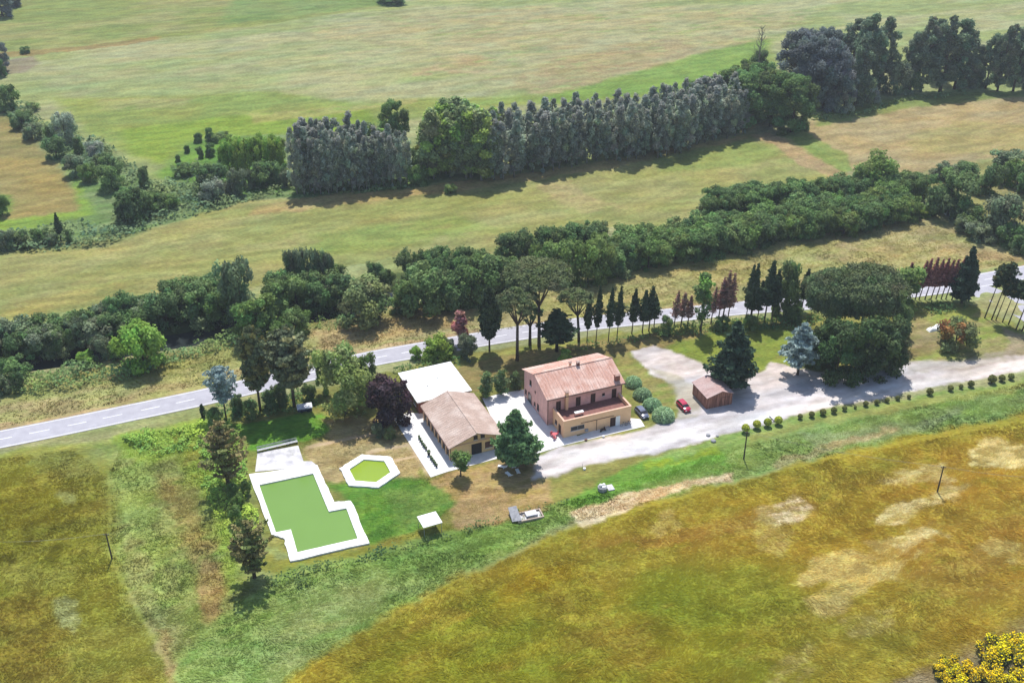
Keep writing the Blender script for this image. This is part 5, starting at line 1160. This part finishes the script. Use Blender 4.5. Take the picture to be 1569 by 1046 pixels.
t = thing('scooter', 'dark scooter parked below the terrace left of the door', 'scooter', loc(H,10.0,ty0-.9,.055), R(HA)+.2)
MB().box(-.55,.35,-.17,.17,.3,.62).box(.35,.5,-.2,.2,.25,.95).build('body', M['shutter'], t); MB().box(-.55,.15,-.15,.15,.63,.74).build('seat', M['black'], t)
for sx in (-.5,.62): MB().tube([(sx,-.06,.22),(sx,.06,.22)],.22,12).build('wheel', M['rubber'], t)
MB().tube([(.5,-.3,1.02),(.5,.3,1.02)],.025,6).build('handlebar', M['metal'], t)
t = thing('folding_table', 'grey folding table beside the dark scooter at the terrace wall', 'table', loc(H,11.1,ty0-.8,.055), R(HA))
MB().box(-.5,.5,-.3,.3,.7,.75).build('table_top', M['metal'], t)
for sx in (-.45,.4):
    for sy in (-.26,.2): MB().box(sx,sx+.05,sy,sy+.05,0,.7).build('leg', M['metal'], t)
t = thing('laundry_rack', 'pale wire rack at the right end of the terrace wall', 'rack', loc(H,16.9,ty0-1.3,.055), R(HA)+.3)
mb = MB()
for k in range(6): mb.tube([(-.6+k*.24,-.5,.9),(-.6+k*.24,.5,.9)],.02,5)
mb.build('rails', M['white'], t)
for a in (-1,1): MB().tube([(-.6,a*.5,0),(-.6,a*.5,.9),(.6,a*.5,.9),(.6,a*.5,0)],.025,5).build('frame', M['metal'], t)
# loungers in the shade of the fir
def lounger(x, y, rz, label):
    t = thing('sun_lounger', label, 'sun lounger', (*at(*c4(x,y)),0), rz, None, 1.05)
    MB().box(-.95,.35,-.33,.33,.28,.34).build('seat', M['white'], t); MB().add([(.35,-.33,.28),(.35,.33,.28),(.95,.33,.62),(.95,-.33,.62),(.35,-.33,.34),(.35,.33,.34),(.95,.33,.68),(.95,-.33,.68)],[(3,2,1,0),(4,5,6,7),(0,1,5,4),(1,2,6,5),(2,3,7,6),(3,0,4,7)]).build('backrest', M['white'], t)
    for sx in (-.85,.25):
        for sy in (-.3,.24): MB().box(sx,sx+.06,sy,sy+.06,0,.28).build('leg', M['white'], t)
lounger(1100,400,R(-20),'white sun lounger leftmost in the shade of the thick fir'); lounger(1150,462,R(-55),'white sun lounger nearest the camera in the fir shade'); lounger(1180,395,R(-65),'white sun lounger close to the fir trunk'); lounger(1222,440,R(-75),'white sun lounger rightmost in the fir shade')
# ruined basin
t = thing('stone_basin', 'ruined concrete basin with a leaning grey slab at the garden edge', 'basin', (*at(*c4(1310,790)),0), R(18))
MB().ring([(-2.5,-1.3),(2.6,-1.3),(2.6,1.3),(-2.5,1.3)],[(-2.25,-1.05),(2.35,-1.05),(2.35,1.05),(-2.25,1.05)],-.05,.4).build('rim', simple('brownish_kerb',(.42,.33,.26),.9,(.3,.24,.2),2), t)
MB().box(-2.25,2.35,-1.05,1.05,-.05,.08).build('floor', M['oldconcrete'], t); MB().box(-.6,1.6,-.5,.9,.08,.6).build('block', M['oldconcrete'], t); MB().box(-.5,.9,-.95,-.52,.08,.35).build('opening', M['black'], t)
mb = MB(); slab(mb, (-3.6,-.9,.3),(-1.9,-1.3,.5),(-1.8,2.2,1.3),(-3.4,2.4,1.1),.09); mb.build('leaning_slab', M['greystone'], t)
MB().box(-3.4,-2.0,-.4,1.6,0,.45).build('support', M['greystone'], t)
# well
t = thing('well_head', 'round grey well with white fittings in the green verge', 'well', (*at(923,750),0), .3)
MB().lathe([(.95,-.05),(.95,.75),(.8,.8),(.8,.85)], k=20).build('drum', M['greystone'], t)
MB().lathe([(.3,.85),(.32,1.25),(.15,1.4)],-.35,.1,12).build('pump', M['white'], t); MB().lathe([(.28,.85),(.28,1.15),(.12,1.25)],.35,.25,12).build('pump', M['white'], t); MB().box(-.2,.5,-.5,-.1,.85,1.0).build('cover_plate', M['white'], t)
MB().box(1.0,2.3,-.8,.9,-.05,.2).build('base_slab', M['oldconcrete'], t)
t = thing('marker_post', 'short thin post with a white box in the grass left of the well', 'post', (*at(892,719),0)); MB().box(-.03,.03,-.03,.03,-.05,1.5).build('post', M['metal'], t); MB().box(.2,.7,-.2,.25,0,.35).build('box', M['white'], t)
# fallen post
t = thing('fallen_post', 'short dark post leaning between the clipped balls', 'post', (*at(1187,646),0), .3); MB().tube([(0,0,0),(-.9,.6,1.0)],.11,8).build('post', M['black'], t); MB().tube([(-.9,.6,1.0),(-1.05,.7,1.17)],.15,8).build('cap', M['metal'], t)
# rubbish by the track
for i, (x, y, s) in enumerate([(1085,667,.5),(1093,676,.6),(1099,668,.35)]):
    o = MB().lathe([(s*.7,-.05),(s,.15*s+.1),(s*.75,s*.6),(s*.2,s*.75)],0,0,7).build('boulder', M['greystone'], None, False, (*at(x,y),0)); tag(o, ['grey boulder left in the heap by the track verge','largest grey boulder of the heap by the track verge','smallest grey boulder of the heap by the track verge'][i], 'boulder')
# white sheets
for i, (x, y, r_) in enumerate([(1429,506,.3),(1439,501,.5)]):
    g = np.random.default_rng(i); nx_, ny_ = 14, 9; v = []
    for a in range(nx_):
        for b in range(ny_):
            u_, v_ = a/(nx_-1)*2-1, b/(ny_-1)*2-1; e_ = max(abs(u_),abs(v_)); v.append((u_*1.5, v_*.8, (.75*(1-e_**4))+.08*g.normal()*(e_<.9)+.02))
    f = [(a*ny_+b,(a+1)*ny_+b,(a+1)*ny_+b+1,a*ny_+b+1) for a in range(nx_-1) for b in range(ny_-1)]
    o = MB().add(v,f).build('tarpaulin', M['white'], None, True, (*at(x,y),0)); o.rotation_euler[2] = r_; tag(o, ['left of the two crumpled white sheets beside the copper bush','right of the two crumpled white sheets beside the copper bush'][i], 'tarpaulin')
# power poles and wires
def pole(b, ty, label, lean=(0,0)):
    x, y = at(*b); h = hgt(*b, ty); t = thing('power_pole', label, 'pole', (x,y,0)); MB().tube([(0,0,-.3),(lean[0],lean[1],h)],[.16,.11],10).build('post', M['polewood'], t)
    MB().box(lean[0]-.5,lean[0]+.5,lean[1]-.05,lean[1]+.05,h-.35,h-.25).build('crossarm', M['polewood'], t)
    for s in (-.42,.42): MB().lathe([(.04,h-.25),(.06,h-.15),(.03,h-.05)],lean[0]+s,lean[1],8).build('insulator', M['metal'], t)
    return Vector((x+lean[0],y+lean[1],h-.08))
w1 = pole((1139.5,703),661,'dark wooden power pole on the green verge by the clipped balls'); w2 = pole((1436,754),714,'leaning wooden power pole in the golden field'); w3 = pole((172,857),817,'wooden power pole between the left field and the weedy strip')
w4 = Vector((*at(-60,868),6.0)); w5 = Vector((*at(1640,770),6))
wm = simple('bare_wire',(.35,.33,.28),.5)
for n_, (a, b) in enumerate([(w1,w2),(w2,w5),(w3,w4)]):
    mb = MB()
    for s in (-.42,.42):
        pts = [(a+(b-a)*k_/14)+Vector((s,0,-1.0*math.sin(math.pi*k_/14)*.9)) for k_ in range(15)]
        mb.tube(pts, .014, 4)
    o = mb.build('power_line', wm); tag(o, ['pair of wires running from the verge pole to the leaning pole','pair of wires running right from the leaning pole','pair of wires running left from the pole by the weedy strip'][n_], 'wire')
# grey round thing on the terrace edge, small items of the yard
for i,(x,y) in enumerate([(720,912),(860,885)]):
    o = MB().lathe([(.25,0),(.32,.25),(.3,.3)],0,0,12).build('plant_tub', M['gutter' if i==0 else 'concrete'], None, False, (*at(*c2(x,y)),0)); tag(o, ['small dark tub on the gravel in front of the terrace','pale round tub on the gravel in front of the terrace'][i], 'tub')
# ------------------------------------------------------------------ grass tufts: real blades over the near land
EXC = [W(O_), ho, W(pav), W(pav2)]
for o_ in (H, A, Wh, D):
    EXC.append([loc(o_, a, b)[:2] for a, b in {H:((-.5,-6.5),(18.2,-6.5),(18.2,13.2),(-.5,13.2)), A:((-.5,-.5),(11.8,-.5),(11.8,17),(-.5,17)), Wh:((0,0),(12.7,0),(12.7,13.2),(0,13.2)), D:((-.2,-.2),(6.4,-.2),(6.4,6.8),(-.2,6.8))}[o_]])
def tufts(P, n, name, label, hmin, hmax, wid, lean, bl=3, gain=1.0, ymax=None):
    P = W(P); xs_ = [p[0] for p in P]; ys_ = [p[1] for p in P]
    x = rng.uniform(min(xs_), max(xs_), n*2); y = rng.uniform(min(ys_), max(ys_), n*2); m = inpoly(x, y, P); x = x[m][:n]; y = y[m][:n]
    cl = fbm(x/2.5, y/2.5, 71, 3); k = rng.random(len(x)) < .35 + .65*sst(.2, .7, cl); x, y, cl = x[k], y[k], cl[k]
    c, hh = land(x, y); k = hh > .1
    for Q in EXC: k &= ~inpoly(x, y, Q)
    x, y, c, cl = x[k], y[k], c[k], cl[k]; z = zland(x, y)
    Vs = []; Cs = []
    for b in range(bl):
        a = rng.uniform(0, 6.28, len(x)); h = rng.uniform(hmin, hmax, len(x)) * (.6 + .8*cl); w_ = rng.uniform(.5, 1, len(x)) * wid
        wa = -.6 + (fbm(x/9, y/9, 33, 2)-.5) * 5; lx = np.cos(a)*.35*h + np.cos(wa)*lean*h; ly = np.sin(a)*.35*h + np.sin(wa)*lean*h
        q = np.hypot(lx, ly) + 1e-6; ox = rng.normal(size=len(x))*.18; oy = rng.normal(size=len(x))*.18; px_, py_ = -ly/q*w_, lx/q*w_
        Vs.append(np.stack([np.stack([x+ox-px_, y+oy-py_, z+.02],1), np.stack([x+ox+px_, y+oy+py_, z+.02],1), np.stack([x+ox+lx, y+oy+ly, z+h],1)],1))
        g = rng.uniform(.86, 1.2, (len(x),1)); Cs.append(np.repeat((c*g*gain)[:,None,:], 3, 1))
    V = np.concatenate(Vs).reshape(-1,3); C = np.concatenate(Cs).reshape(-1,3)
    me = mesh_np(name, V, np.arange(len(V)).reshape(-1,3), GM, C); return tag(link(name, me), label, 'grass', None, 'stuff')
GM = leafmat('grass_blades', (1.6,1.6,1.48), .4, 0.0)
tufts([(440,1060),(520,985),(700,890),(880,810),(1120,742),(1300,697),(1590,640),(1640,1080),(430,1080)], 90000, 'field_grass', 'tall golden olive grass of the large near field', .10, .26, .07, 2.0)
tufts([(-30,705),(110,690),(165,730),(165,850),(240,1000),(280,1060),(-30,1060)], 26000, 'meadow_grass', 'tall olive grass of the near left field', .10, .26, .07, 1.8)
tufts([(190,672),(350,650),(330,760),(380,900),(640,835),(860,770),(1110,690),(1569,585),(1590,630),(1300,690),(1120,735),(880,800),(700,885),(520,985),(430,1060),(285,1060),(240,980),(170,850),(170,720)], 110000, 'weedy_grass', 'rough weeds and grass around the garden boundary', .12, .30, .08, 1.3)
tufts([(380,650),(620,630),(700,735),(850,770),(700,810),(560,835),(560,740),(470,700),(380,700)], 25000, 'lawn_grass', 'short dry lawn between the pools and the long building', .06, .14, .05, 1.2)
tufts([(-20,625),(480,490),(880,440),(1100,400),(1400,335),(1560,400),(1350,440),(900,487),(560,535),(0,655)], 60000, 'verge_grass', 'dry straw coloured grass between the river trees and the road', .15, .4, .10, 1.1)

# ------------------------------------------------------------------ haze: thin summer air
m = bpy.data.materials.new('thin_air'); m.use_nodes = True; n = m.node_tree; n.nodes.clear()
out = n.nodes.new('ShaderNodeOutputMaterial'); pv = n.nodes.new('ShaderNodeVolumePrincipled'); pv.inputs['Color'].default_value = (.86,.92,1,1); pv.inputs['Density'].default_value = .00013; pv.inputs['Anisotropy'].default_value = .2
n.links.new(pv.outputs[0], out.inputs['Volume'])
tag(MB().box(-3200,3200,-700,6200,-5,142).build('haze', m), kind='stuff')
